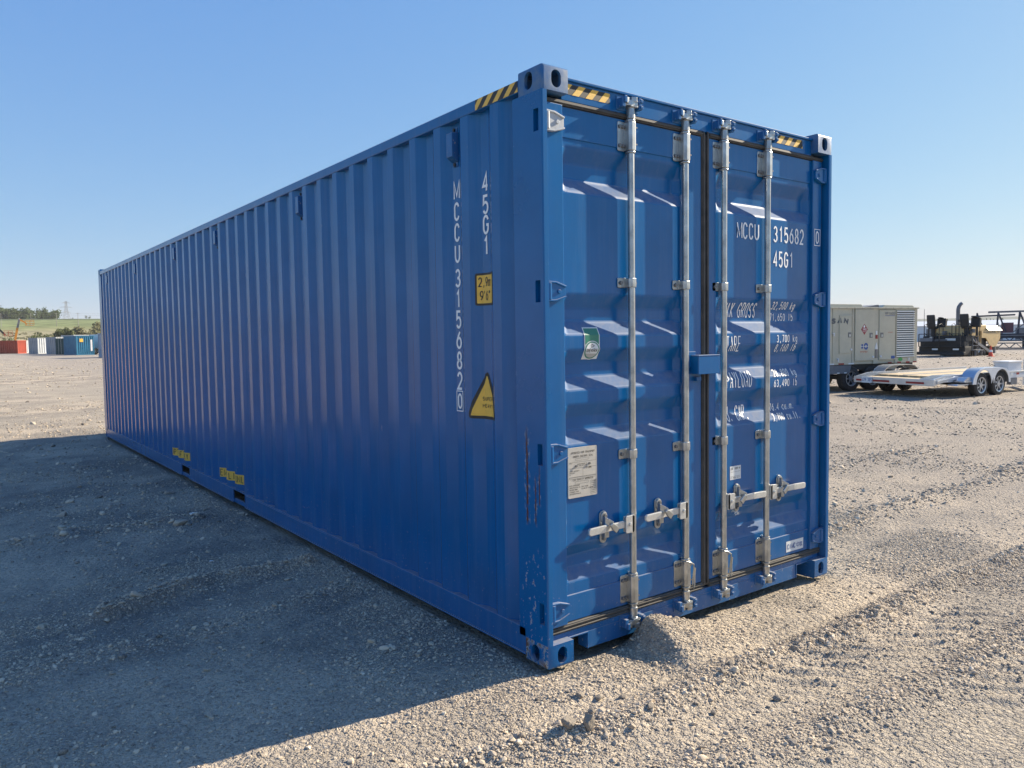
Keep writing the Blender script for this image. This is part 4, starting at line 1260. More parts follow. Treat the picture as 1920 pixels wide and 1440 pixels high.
# hazard stripes
def stripes(u0, u1, v0, v1, lean, pitch, first):
    parts = []
    u = u0 - lean - pitch
    u += first
    while u < u1:
        P = [(u, v0), (u + pitch * .5, v0), (u + pitch * .5 + lean, v1), (u + lean, v1)]
        # clip to u0..u1
        def clip(P, c, keep_right):
            out = []
            for i in range(len(P)):
                a, b = P[i], P[(i + 1) % len(P)]
                ia = (a[0] >= c) == keep_right; ib = (b[0] >= c) == keep_right
                if ia: out.append(a)
                if ia != ib:
                    t = (c - a[0]) / (b[0] - a[0]); out.append((c, a[1] + t * (b[1] - a[1])))
            return out
        P = clip(clip(P, u0, True), u1, False) if True else P
        if len(P) >= 3: parts.append(poly2d(P))
        u += pitch
    return join2d(*parts)
fh = lambda k: (lambda u, v: (u, .050 - k, v))
for u0, u1 in ((.168, .484), (1.836, 2.176)):
    decal('hazard_stripes', rect2d(u0, u1, 2.796, 2.846), fh(.001), M['sticker_black'], hd)
    decal('hazard_stripes', stripes(u0, u1, 2.796, 2.846, .046, .088, .02), fh(.0018), M['yellow'], hd)
rail = [o for o in ct.children if o.name.startswith('top_side_rail')][0]
fs_ = lambda k: (lambda u, v: (-k, -u, v))
decal('hazard_stripes', rect2d(-.548, -.182, 2.806, 2.858), fs_(.001), M['sticker_black'], rail, out=(-1, 0, 0))
decal('hazard_stripes', stripes(-.548, -.182, 2.806, 2.858, .06, .092, .03), fs_(.0018), M['yellow'], rail, out=(-1, 0, 0))
# ventilators
def vent_mesh():
    mb = MB()
    prof = [(0, .080), (-.044, .072), (-.044, -.056), (-.006, -.080), (0, -.080)]
    mb.prism([(x, z) for x, z in [(p[0], p[1]) for p in prof]], 'y', -.030, .030)
    mb.box(-.006, 0, -.024, .024, .080, .105).box(-.006, 0, -.024, .024, -.105, -.080)
    return mb.mesh('ventilator', M['blue'], bevel=.003)
def vent_bolt():
    return MB().cyl((-.004, 0, 0), (-.014, 0, 0), .010, n=8).mesh('ventilator_bolt', M['dark'])
vm, vb = vent_mesh(), vent_bolt()
for y in (.805, 3.037, 5.269, 6.943, 9.175, 11.407):
    k = round((y - (PH + .174)) / PITCH); yy = PH + .174 + PITCH * k
    link('ventilator', vm, wall_l, (side_x(yy), yy, 2.672))
    for w in (-.094, .094): link('ventilator_bolt', vb, wall_l, (side_x(yy), yy, 2.672 + w))
# ================================================================== generator trailer (right, behind the doors)
gt = thing('generator_trailer', 'beige enclosed generator on a two-axle trailer with louvred right end', 'generator trailer', (18.1, 8.66, 0), math.atan2(-.243, .97))
X0, X1, ZB, ZT, DP = -2.45, 2.415, .74, 2.30, 2.05
mb = MB().box(X0, X1, .03, DP, ZB, ZT)
mb.build('body', M['beige'], gt, bevel=.01)
for x0, x1 in ((X0, -.80), (-.79, -.09), (-.08, .0), (.71, .91), (1.54, 1.56), (2.28, X1)):
    MB().box(x0 + .004, x1 - .004, 0, .03, ZB, ZT - .02).build('cladding_panel', M['beige'], gt, bevel=.004)
MB().box(1.56, 2.28, 0, .03, ZB, .895).box(1.56, 2.28, 0, .03, 2.225, ZT - .02).build('cladding_panel', M['beige'], gt, bevel=.004)
MB().box(X0 - .03, X1 + .03, -.035, DP + .03, ZT - .02, ZT + .02).build('roof_rim', M['beige'], gt, bevel=.006)
for x0, x1, h in ((X0 + .05, .38, .10), (1.10, 2.36, .07)):
    MB().prism([(x0, ZT + .02), (x0 + .08, ZT + .02 + h), (x1 - .08, ZT + .02 + h * .9), (x1, ZT + .02)], 'y', .05, DP - .1).build('roof_panel', M['beige_light'], gt, bevel=.008)
MB().prism([(.42, ZT + .02), (1.06, ZT + .10), (1.08, ZT + .02)], 'y', .15, DP - .2).build('roof_vent', M['grey_steel'], gt)
for x in np.arange(X0 + .1, X1, .29):
    MB().cyl((float(x), -.036, ZT), (float(x), -.042, ZT), .012, n=6).build('roof_bolt', M['bolt'], gt)
def access_door(x0, x1, z0, z1, hinge_side, hx, hz):
    d = MB().box(x0, x1, -.022, .02, z0, z1).build('access_door', M['beige'], gt, bevel=.008)
    mb = MB().box(x0 - .012, x0, -.028, .01, z0 - .01, z1 + .012).box(x0 - .012, x1 + .01, -.028, .01, z1, z1 + .014)
    mb.build('door_trim', M['beige_light'], d)
    h = MB().prism(rrect(hx - .055, hx + .055, hz - .07, hz + .07, .012), 'y', -.030, -.018).build('door_handle', M['bolt'], d)
    MB().box(hx - .03, hx + .03, -.040, -.030, hz - .045, hz + .02).build('latch', M['zinc'], d)
    for zz in (z0 + .10,):
        MB().cyl((x1 - .03 if hinge_side else x0 + .03, -.03, zz), (x1 - .03 if hinge_side else x0 + .03, -.05, zz), .03, n=8).build('hinge', M['white_metal'], d)
    return d
access_door(-.545, -.115, 1.055, 2.08, 1, -.20, 1.56)
dB = access_door(.022, .70, .835, 2.255, 1, .60, 1.54)
dC = access_door(.925, 1.525, .845, 2.235, 0, 1.005, 1.54)
for k in range(21):
    z = .925 + k * (2.20 - .925) / 20
    if k == 0: sm = MB().prism([(-.036, -.015), (-.036, .014), (-.030, .018), (.012, .026), (.012, .020), (-.026, .010), (-.026, -.015)], 'x', 1.575, 2.265).mesh('slat', M['slat'])
    link('slat', sm, gt, (0, 0, z))
MB().box(1.565, 2.275, .020, .03, .90, 2.225).build('louvre_back', M['dark'], gt)
MB().box(1.556, 1.572, -.03, .02, .89, 2.235).box(2.268, 2.284, -.03, .02, .89, 2.235).build('louvre_frame', M['beige'], gt)
# prints
on_gt = lambda k: (lambda u, v: (u, -k, v))
decal('lettering', text2d('DOOSAN', -1.50, 1.865, .155, .16, .215, .045, slant=.18), lambda u, v: (u, -.0245 if u > -.5555 else -.006, v), mat('grey_print', (.10, .11, .12), .5), gt, cu=(-.557, -.554), label='grey slanted lettering')
decal('lettering', text2d('HP1600', 1.12, 2.105, .085, .05, .066, .012), on_gt(.0265), M['grey_steel'], gt)
decal('print_line', rect2d(1.12, 1.50, 2.078, 2.09), on_gt(.0265), M['logo_blue'], gt)
decal('warning_placard', poly2d([(.345, 1.555), (.47, 1.705), (.345, 1.865), (.22, 1.705)]), on_gt(.024), M['red_lens'], gt, label='red diamond flammable placard')
decal('placard_print', join2d(poly2d([(.30, 1.77), (.345, 1.84), (.375, 1.77), (.345, 1.75)]), text2d('1993', .272, 1.665, .075, .032, .038, .009), strip([(.28, 1.64), (.41, 1.64)], .008)), on_gt(.0255), M['white_print'], gt)
decal('emblem', join2d(text2d('I', .20, 1.14, .19, .14, .1, .065), text2d('Q', .335, 1.14, .19, .15, .1, .05)), on_gt(.024), M['logo_blue'], gt, label='blue emblem letters')
decal('emblem_line', strip([(.21, 1.235), (.50, 1.235)], .012), on_gt(.0255), M['sticker_white'], gt)
decal('lettering', text2d('SYSTEM', .205, 1.06, .05, .034, .044, .012), on_gt(.024), M['red_orange'], gt)
decal('lettering', text2d('DANGER', 1.25, 1.60, .03, .022, .03, .006), on_gt(.024), M['red_orange'], gt)
MB().prism(rrect(1.37, 1.51, .87, .95, .01), 'y', -.030, -.020).build('data_label', M['logo_blue'], gt)
decal('green_label', poly2d(arc(1.755, .842, .09, .05, 0, 360, 20)[:-1]), on_gt(.005), mat('green_label', (.06, .33, .08), .5), gt)
MB().box(.79, .85, -.012, .0, 1.555, 1.66).build('warning_label', M['sticker_white'], gt)
MB().box(.79, .86, -.014, .0, 1.44, 1.545).build('warning_label', M['red_lens'], gt)
MB().prism([(.77, 1.15), (.87, 1.15), (.85, 1.25), (.82, 1.34), (.79, 1.25)], 'y', -.012, 0).build('warning_label', M['sticker_white'], gt)
MB().box(.775, .865, -.02, .0, .90, 1.14).build('gauge_panel', M['bolt'], gt, bevel=.004)
for x, z in ((-.775, 1.60), (-.62, .90), (2.05, .86)):
    MB().cyl((x, .0, z), (x, -.05, z), .022, n=8).box(x - .012, x + .012, -.05, -.03, z - .07, z).build('lifting_lug', M['white_metal'], gt)
# chassis, skirts, wheels
MB().box(X0, X1 - .05, .10, .22, .58, ZB - .004).box(X0, X1 - .05, DP - .22, DP - .10, .58, ZB - .004).box(X0 + .1, X0 + .2, .22, DP - .22, .6, .7).box(X1 - .3, X1 - .2, .22, DP - .22, .6, .7).build('chassis', M['dark'], gt)
MB().prism([(X0, ZB - .02), (-.10, ZB - .02), (-.16, .50), (X0, .47)], 'y', .0, .02).build('side_skirt', M['grey_steel'], gt)
for x in (-.62, -.36, -1.2): MB().box(x, x + .09, -.006, -.001, .50, .53).build('reflector', M['sticker_white'], gt)
for k, x in enumerate(np.arange(X0 + .08, -.15, .36)):
    MB().box(float(x), float(x) + .2, -.006, -.001, ZB + .005, ZB + .045).build('reflector_tape', M['red_lens'] if k % 2 else M['sticker_white'], gt)
for x in (1.28, 1.64, 1.98, 2.26):
    MB().box(x, x + .14, -.006, -.001, ZB + .0, ZB + .035).build('reflector_tape', M['red_lens'], gt)
def wheel_meshes(r, w, rim_r, spokes, tag_):
    t = MB().revolve([(-.5 * w, rim_r), (-.5 * w, rim_r * 1.12), (-.46 * w, r * .93), (-.36 * w, r), (.36 * w, r), (.46 * w, r * .93), (.5 * w, rim_r * 1.12), (.5 * w, rim_r), (-.5 * w, rim_r)], (0, 0, 0), (0, 1, 0), 32).mesh('tyre', M['tyre'], smooth=30)
    rm = MB().revolve([(-.47 * w, rim_r * 1.0), (-.50 * w, rim_r * .98), (-.46 * w, rim_r * .86), (-.30 * w, rim_r * .84), (.3 * w, rim_r * .84)], (0, 0, 0), (0, 1, 0), 32)
    rm.cyl((0, -.42 * w, 0), (0, -.2 * w, 0), rim_r * .30, n=14)
    for k in range(spokes):
        a = 2 * math.pi * k / spokes
        rm.beam((math.cos(a) * rim_r * .2, -.36 * w, math.sin(a) * rim_r * .2), (math.cos(a) * rim_r * .9, -.36 * w, math.sin(a) * rim_r * .9), .03 * w, rim_r * .17, up=(-math.sin(a), 0, math.cos(a)))
    rm = rm.mesh('rim', M['alu'], smooth=35)
    dk = MB().cyl((0, -.24 * w, 0), (0, -.1 * w, 0), rim_r * .86, n=24).mesh('brake_drum', M['dark'])
    return t, rm, dk
def put_wheel(ms_, parent, x, y, z, flip=False):
    t, rm, dk = ms_
    o = link('wheel', t, parent, (x, y, z), math.pi if flip else 0)
    link('rim', rm, o); link('brake_drum', dk, o)
    return o
wg = wheel_meshes(.345, .24, .21, 6, 'g')
for x in (-.06, .74):
    put_wheel(wg, gt, x, .14, .345); put_wheel(wg, gt, x, DP - .14, .345, True)
MB().beam((-.06, .14, .345), (-.06, DP - .14, .345), .08).beam((.74, .14, .345), (.74, DP - .14, .345), .08).beam((-.5, .3, .52), (1.2, .3, .52), .06).build('axle', M['dark'], gt)
MB().beam((X0 - 1.2, DP / 2, .55), (X0, .3, .62), .09).beam((X0 - 1.2, DP / 2, .55), (X0, DP - .3, .62), .09).cyl((X0 - 1.0, DP / 2, .02), (X0 - 1.0, DP / 2, .75), .035).build('tow_bar', M['dark'], gt)
MB().box(X1 - .25, X1 - .18, .15, .22, .0, .6).box(X1 - .25, X1 - .18, DP - .25, DP - .18, .0, .6).build('stand_leg', M['dark'], gt)

# ================================================================== car hauler trailer
tr = thing('flatbed_trailer', 'white and aluminium tandem-axle car hauler trailer with pale wooden deck', 'trailer', (17.0, 7.02, -.02), rot=(R(.6), 0, math.atan2(-.11, .994)))
# local: +x toward the tongue, near side is -y
W2 = 1.02
fr = MB()
for s in (-1, 1):
    fr.box(.45, 5.1, s * W2 - .03, s * W2 + .03, .40, .52)
    fr.add(*taper(.0, .45, (s * W2 - .03, s * W2 + .03, .335, .44), (s * W2 - .03, s * W2 + .03, .40, .52)))
for x in np.arange(.6, 5.0, .55): fr.box(float(x), float(x) + .05, -W2 + .03, W2 - .03, .40, .46)
fr.build('frame', M['trailer_white'], tr, bevel=.006)
for s in (-1, 1):
    MB().beam((.02, s * (W2 + .01), .47), (.5, s * (W2 + .01), .55), .05).beam((.5, s * (W2 + .01), .55), (5.1, s * (W2 + .01), .55), .05).build('side_rail', M['alu'], tr, bevel=.004)
MB().box(-.06, .0, -W2 - .08, W2 + .04, .335, .49).build('rear_bar', M['alu'], tr, bevel=.006)
for y0, y1 in ((.62, .98), (.05, .50), (-.86, -.40)):
    MB().prism([(y0, .375), (y1, .375), (y1, .425), (y0, .425)], 'x', -.078, -.060).build('tail_light', M['red_lens'], tr, bevel=.004)
lp = MB().box(-.085, -.068, .52, .62 + .19, .335, .495).build('licence_plate', M['sticker_white'], tr)
decal('plate_text', text2d('J29 30S', -.795, .375, .085, .030, .040, .010), lambda u, v: (-.0862, -u, v), M['logo_blue'], lp)
pk = MB().box(.46, 5.08, -.125, .125, .505, .540).mesh('plank', M['wood'], bevel=.004)
for k in range(5): link('plank', pk, tr, (0, -.55 + k * .275, 0))
for s in (-1, 1):
    mb = MB()
    zf = lambda x: .475 + .06 * min(1, x / .5)
    for k in range(22):
        x = .02 + k * .058
        mb.box(x, x + .022, s * .99, s * .70, zf(x), zf(x) + .03)
    for yy in (.70, .80, .90, .99): mb.beam((.02, s * yy, zf(.02) + .005), (.5, s * yy, zf(.5) + .005), .016, .03).beam((.5, s * yy, zf(.5) + .005), (1.3, s * yy, zf(.5) + .005), .016, .03)
    mb.build('tread_plate', M['alu'], tr)
MB().box(.0, .46, -.69, .69, .46, .49).box(.46, 5.08, -.98, .98, .465, .503).build('wood_apron', M['wood'], tr)
MB().beam((.46, 0, .545), (5.08, 0, .545), .04, .02).build('deck_strip', M['alu'], tr)
AX = (1.62, 2.42)
for s in (-1, 1):
    cx = (AX[0] + AX[1]) / 2
    # rolled top, running down at both ends
    prof = [(AX[0] - .50, .34), (AX[0] - .46, .49), (AX[0] - .36, .62), (AX[0] - .20, .70), (AX[0] + .02, .73), (AX[1] - .02, .73), (AX[1] + .20, .70), (AX[1] + .34, .62), (AX[1] + .41, .46), (AX[1] + .42, .34)]
    inner = [(cx + (x - cx) * .965, .34 + (z - .34) * .965) for x, z in prof]
    f = MB().prism(prof + inner[::-1], 'y', s * 1.05, s * 1.36).build('fender', M['alu'], tr, smooth=35)
    # outer skirt with two wheel arches
    low = []
    for a in range(0, 181, 15): low.append((AX[1] + .345 * math.cos(R(a)), .34 + .345 * math.sin(R(a))))
    low = [p for p in low if p[0] > cx + .02] + [(cx, .50)]
    lo2 = [(AX[0] + .345 * math.cos(R(a)), .34 + .345 * math.sin(R(a))) for a in range(0, 181, 15)]
    low += [p for p in lo2 if p[0] < cx - .02]
    MB().prism(prof + low, 'y', s * 1.36, s * 1.375).build('fender_skirt', M['trailer_white'], f)
    MB().box(AX[0] - .80, AX[0] - .46, s * 1.06, s * 1.34, .40, .43).prism([(AX[0] - .80, .43), (AX[0] - .46, .43), (AX[0] - .46, .52), (AX[0] - .62, .52)], 'y', s * 1.05, s * 1.32).build('fender_step', M['alu'], f)
    MB().prism([(AX[0] - 1.05, .33), (AX[0] - .55, .33), (AX[0] - .55, .36), (AX[0] - 1.0, .36)], 'y', s * 1.05, s * 1.3).build('side_step', M['alu'], tr)
    for x, c in ((.16, 'sticker_white'), (.30, 'red_lens'), (.9, 'sticker_white'), (3.2, 'red_lens'), (3.45, 'sticker_white'), (3.75, 'red_lens')):
        z = .44 if x < .5 else .50
        MB().box(x, x + .13, s * (W2 + .036), s * (W2 + .04), z - .02, z + .035).build('reflector_tape', M[c], tr)
    MB().beam((.10, s * (W2 + .06), .42), (.9, s * (W2 + .06), .50), .05, .07).build('ramp_rail', M['alu'], tr, bevel=.004)
ww = wheel_meshes(.305, .20, .205, 7, 't')
for x in AX:
    put_wheel(ww, tr, x, -1.22, .305); put_wheel(ww, tr, x, 1.22, .305, True)
MB().beam((AX[0], -1.2, .305), (AX[0], 1.2, .305), .07).beam((AX[1], -1.2, .305), (AX[1], 1.2, .305), .07).build('axle', M['dark'], tr)
tb = MB().box(3.45, 4.1, -1.0, -.62, .54, .80).build('tool_box', M['white_metal'], tr, bevel=.008)
MB().box(3.43, 4.12, -1.02, -.60, .80, .835).build('lid', M['trailer_white'], tb, bevel=.006)
MB().beam((5.1, -W2, .45), (6.5, 0, .45), .08, .12).beam((5.1, W2, .45), (6.5, 0, .45), .08, .12).cyl((6.3, 0, .03), (6.3, 0, .80), .035).build('tongue', M['trailer_white'], tr)
MB().tube([(2.3, -1.15, .765), (2.34, -1.1, .83), (2.4, -1.1, .80), (2.5, -1.15, .765)], .012, 6).build('tie_strap', M['dark'], tr)
MB().box(3.5, 3.8, -1.05, -.95, .22, .40).build('spare_bracket', M['grey_steel'], tr)

# ================================================================== asphalt paver
pv = thing('asphalt_paver', 'tan and black asphalt paver with tall bent exhaust stack and two operator seats', 'paving machine', (49.9, 20.6, 0), R(-2))
MB().box(-.10, .75, -1.45, 1.45, .12, .62).box(-.35, -.1, -1.5, 1.5, .10, .30).box(-.05, .5, -1.4, 1.4, .62, .95).build('screed', M['dark'], pv, bevel=.02)
MB().box(.2, .9, -1.35, 1.35, .95, 1.30).build('auger_guard', M['dark'], pv, bevel=.02)
for y in (-1.2, .1): MB().box(-.40, -.36, y, y + .35, .42, .52).build('screed_light', M['sticker_white'], pv)
MB().box(-.12, -.06, -.85, -.25, 1.02, 1.16).build('name_board', M['sticker_white'], pv)
MB().box(-.45, -.10, -1.3, 1.3, .62, .66).box(-.45, -.40, -1.3, 1.3, .95, .98).build('walkway', M['dark'], pv)
MB().box(1.0, 3.4, -1.15, 1.15, .45, 1.25).build('tractor_body', M['dark'], pv, bevel=.03)
MB().box(1.2, 3.3, -1.2, 1.2, 1.25, 2.0).box(.95, 1.2, -.9, .9, 1.32, 1.85).build('engine_hood', M['tan'], pv, bevel=.05)
MB().box(.35, 1.5, -1.38, 1.38, 1.25, 1.32).build('operator_deck', M['dark'], pv)
def seat(y):
    s = MB().box(.72, 1.12, y - .26, y + .26, 1.78, 1.92).build('seat', M['dark'], pv, bevel=.04)
    MB().add(*taper(.0, 1, (0, .1, 0, .1), (0, .1, 0, .1))) if False else None
    MB().prism([(.60, 1.88), (.74, 1.88), (.66, 2.55), (.60, 2.72), (.50, 2.70), (.52, 2.4)], 'y', y - .26, y + .26).build('backrest', M['dark'], s, bevel=.04)
    MB().cyl((.92, y, 1.32), (.92, y, 1.78), .14).build('seat_post', M['dark'], s)
    for q in (-.30, .30): MB().box(.66, 1.05, y + q - .035, y + q + .035, 2.02, 2.08).build('armrest', M['dark'], s)
seat(1.05); seat(-1.05)
for y in (.62, -1.50):
    MB().prism([(1.16, 1.9), (1.36, 1.85), (1.46, 2.40), (1.24, 2.48)], 'y', y - .22, y + .34).cyl((1.3, y, 1.3), (1.3, y, 1.95), .07).build('control_console', M['dark'], pv, bevel=.02)
    MB().revolve([(0, .001), (0, .05), (.02, .17), (.05, .17), (.03, .05)], (1.12, y + .05, 2.46), (.3, 0, 1), 16).build('steering_wheel', M['dark'], pv)
MB().tube([(2.0, .0, 1.9), (2.0, .0, 3.05), (2.02, -.02, 3.2), (2.12, -.08, 3.38), (2.2, -.12, 3.44)], [.12, .12, .12, .11, .11], 14).build('exhaust_stack', M['grey_steel'], pv, smooth=40)
for x, y0 in ((.38, -1.36), (.38, 1.36), (1.5, -1.36), (.38, .4), (.38, -.4)):
    MB().tube([(x, y0, 1.3), (x, y0, 2.05), (x + .25, y0, 2.12), (x + .5, y0, 2.0), (x + .5, y0, 1.3)], .022, 6).build('handrail', M['dark'], pv)
MB().tube([(1.3, -1.1, 2.0), (1.6, -1.12, 2.4), (1.9, -1.0, 2.2)], .025, 6).tube([(1.6, -.8, 1.98), (1.65, -.6, 2.35), (1.9, -.6, 2.0)], .02, 6).build('hose', M['dark'], pv)
for y in (-.95, .95):
    MB().cyl((1.9, y, 2.05), (1.9, y, 2.22), .07).build('work_light', M['sticker_white'], pv)
# ladders / arms / burners on the right side
MB().box(1.0, 1.7, -1.42, -1.16, .35, .40).box(1.0, 1.7, -1.42, -1.16, .66, .70).beam((1.0, -1.4, .08), (1.0, -1.4, 1.3), .04).beam((1.7, -1.4, .08), (1.7, -1.4, 1.3), .04).build('step_ladder', M['grey_steel'], pv)
MB().tube([(1.1, -1.3, 1.2), (1.2, -1.45, .9), (1.35, -1.4, 1.15), (1.5, -1.45, .8), (1.6, -1.3, 1.1)], .025, 6).build('hydraulic_hose', M['zinc'], pv)
MB().box(.75, 1.75, -1.75, -1.30, .36, .42).box(.8, .86, -1.7, -1.6, .05, .36).box(1.6, 1.66, -1.7, -1.6, .05, .36).build('end_gate', M['grey_steel'], pv)
MB().beam((1.5, -1.3, .95), (3.5, -1.3, .25), .10, .18).build('tow_arm', M['grey_steel'], pv)
wp = wheel_meshes(.50, .40, .30, 5, 'p')
wq = wheel_meshes(.30, .30, .18, 5, 'q')
for y in (-1.0, 1.0):
    put_wheel(wp, pv, 2.2, y, .50, y > 0)
    for x in (3.2, 3.95): put_wheel(wq, pv, x, y, .30, y > 0)
hp = MB().prism([(2.3, 1.62), (4.9, 1.62), (4.9, 1.15), (4.3, .55), (3.6, .55), (2.9, 1.15), (2.3, 1.15)], 'y', -1.35, -1.30).prism([(2.3, 1.62), (4.9, 1.62), (4.9, 1.15), (4.3, .55), (3.6, .55), (2.9, 1.15), (2.3, 1.15)], 'y', 1.30, 1.35)
hp.box(2.3, 2.36, -1.3, 1.3, .7, 1.62).build('hopper', M['tan'], pv)
MB().add(*taper(4.9, 5.6, (-1.35, 1.35, .9, 1.62), (-1.0, 1.0, 1.0, 1.35))).build('hopper_apron', M['tan'], pv)
MB().prism([(-1.40, 1.62), (-1.1, 1.95), (-.2, 1.66), (-.2, 1.60)], 'x', 3.2, 5.1).prism([(1.40, 1.62), (1.1, 1.95), (.2, 1.66), (.2, 1.60)], 'x', 3.2, 5.1).build('hopper_wing', M['beige_light'], pv)
decal('stripe', rect2d(2.5, 4.2, 1.50, 1.57), lambda u, v: (u, -1.356, v), M['sticker_black'], pv)
MB().box(4.9, 5.7, -.9, .9, .32, .55).cyl((5.75, -.7, .42), (5.75, .7, .42), .10).build('push_roller', M['dark'], pv)
MB().cyl((4.55, -1.36, 1.5), (4.55, -1.36, 2.15), .03, n=6).beam((4.2, -1.3, .12), (4.2, -1.3, .6), .12).build('marker_post', M['grey_steel'], pv)

for x, y, h in ((.15, -.95, 2.35), (.15, .95, 2.3), (1.75, -.5, 2.5), (1.62, .55, 2.45)):
    MB().cyl((x, y, 1.25), (x, y, h), .03, n=6).box(x - .07, x + .07, y - .05, y + .05, h - .14, h).build('lamp_post', M['dark'], pv)
for k, (x, y, z) in enumerate(((.55, -1.40, 1.42), (.95, -1.40, 1.50), (1.9, -1.13, 1.55), (2.1, -1.13, 1.35), (.6, .2, 1.38), (.0, .7, .98))):
    MB().box(x, x + .28, y - .05, y + .12, z, z + .20 + .05 * (k % 3)).build('control_box', M[('dark', 'grey_steel', 'zinc')[k % 3]], pv, bevel=.01)
for y in (-1.25, -.45, .35, 1.15):
    MB().tube([(.30, y, .95), (.12, y + .05, 1.30), (.32, y + .18, 1.52), (.55, y + .10, 1.34)], .024, 6).build('hose', M['dark'], pv)
MB().box(-.30, .2, -.35, .35, .96, 1.10).box(-.48, -.35, .4, 1.2, .98, 1.2).build('screed_box', M['grey_steel'], pv)
MB().beam((-.42, -1.3, 1.0), (-.42, 1.3, 1.0), .05).beam((-.42, -1.3, 1.45), (-.42, 1.3, 1.45), .045).beam((-.42, -1.3, .66), (-.42, -1.3, 1.45), .045).beam((-.42, 0, .66), (-.42, 0, 1.45), .045).beam((-.42, 1.3, .66), (-.42, 1.3, 1.45), .045).build('guard_rail', M['dark'], pv)

# orange cone by the paver
cn = thing('traffic_cone', 'small orange traffic cone on the gravel beside the paver hopper', 'traffic cone', (50.6, 18.0, 0))
MB().box(-.17, .17, -.17, .17, 0, .035).build('base', M['amber'], cn)
MB().revolve([(.03, .13), (.68, .03), (.70, .001)], (0, 0, 0), (0, 0, 1), 16).build('cone', M['amber'], cn)
MB().revolve([(.28, .093), (.42, .071)], (0, 0, .0), (0, 0, 1), 16).build('reflective_band', M['sticker_white'], cn)

# ================================================================== steel frames at the right edge
sf = thing('conveyor_frame', 'dark steel conveyor frame with long top chord on V-shaped struts', 'conveyor', (72.2, 27.2, 0), math.atan2(-.923, .384))
# local: +x runs to the right along the frame, +y away from us
for y in (0, 1.1):
    MB().beam((.4, y, 3.25), (11.5, y, 3.33), .12, .14).build('top_chord', M['grey_steel'], sf)
    MB().beam((-.9, y, 2.9), (2.4, y, 2.98), .10, .12).build('top_chord', M['navy_steel'], sf)
    for x in (-.6, 1.0, 2.6, 4.2, 5.8, 7.4, 9.0):
        MB().beam((x, y, .9), (x + .15, y, 3.2), .11, .11).build('strut', M['navy_steel'], sf)
        MB().beam((x + .15, y, 3.2), (x + .75, y, 1.5), .09, .09).build('strut', M['navy_steel'], sf)
MB().box(-1.5, 11.5, -.2, 1.3, .95, 1.35).build('belt_bed', M['navy_steel'], sf)
MB().beam((-.8, -.2, 2.6), (.6, -.2, 1.3), .08).beam((2.2, -.2, 1.4), (3.6, -.2, 2.7), .08).beam((4.5, -.2, 1.4), (6.2, -.2, 2.5), .08).build('brace', M['grey_steel'], sf)
MB().box(1.4, 2.3, .2, .9, 1.4, 2.3).build('drive_motor', mat('maroon_paint', (.13, .05, .07), .5), sf)
for x in (0, 3, 6, 9): MB().box(x, x + .15, 0, .15, 0, .95).box(x, x + .15, 1.0, 1.15, 0, .95).build('support_leg', M['navy_steel'], sf)
for k, (y, z, lab) in enumerate(((-1.0, .0, 'lowest grey lattice truss section lying on the gravel in front of the conveyor frame'), (-.9, .62, 'upper lattice truss section stacked on another in front of the conveyor frame'))):
    ls = thing('truss_section', lab, 'steel truss', (72.2 + .923 * y, 27.2 + .384 * y, z), math.atan2(-.923, .384))
    for zz in (.08, .52):
        for yy in (0, .5): MB().beam((-1.8 - k * .6, yy, zz), (11, yy, zz + (.10 if k else 0)), .09, .09).build('chord', M['grey_steel'], ls)
    for x in np.arange(-1.6, 10.5, .9):
        x = float(x)
        MB().beam((x, 0, .08), (x + .45, 0, .52), .06).beam((x + .45, 0, .52), (x + .9, 0, .08), .06).build('lattice_bar', M['navy_steel' if k else 'grey_steel'], ls)
        MB().beam((x, .5, .08), (x + .45, .5, .52), .06).build('lattice_bar', M['navy_steel'], ls)

# long white shed far behind the frames
sh = thing('white_shed', 'long low white shed far behind the steel frames', 'shed', (128.0, 50.5, 0), math.atan2(-.93, .37))
MB().box(-9, 16, 0, 8, 0, 2.5).build('wall', M['white_metal'], sh)
MB().prism([(-.3, 2.5), (4, 3.3), (8.3, 2.5)], 'x', -9.3, 16.3).build('roof', M['trailer_white'], sh)
for x in range(-7, 15, 4): MB().box(x, x + 2.4, -.05, .0, .2, 2.0).build('door', M['grey_steel'], sh)
pl_ = thing('antenna_pole', 'thin pole standing beyond the paver against the sky', 'pole', (106.2, 48.3, 0))
MB().cyl((0, 0, 0), (0, 0, 4.7), .05, .03, n=6).build('mast', M['pole'], pl_)

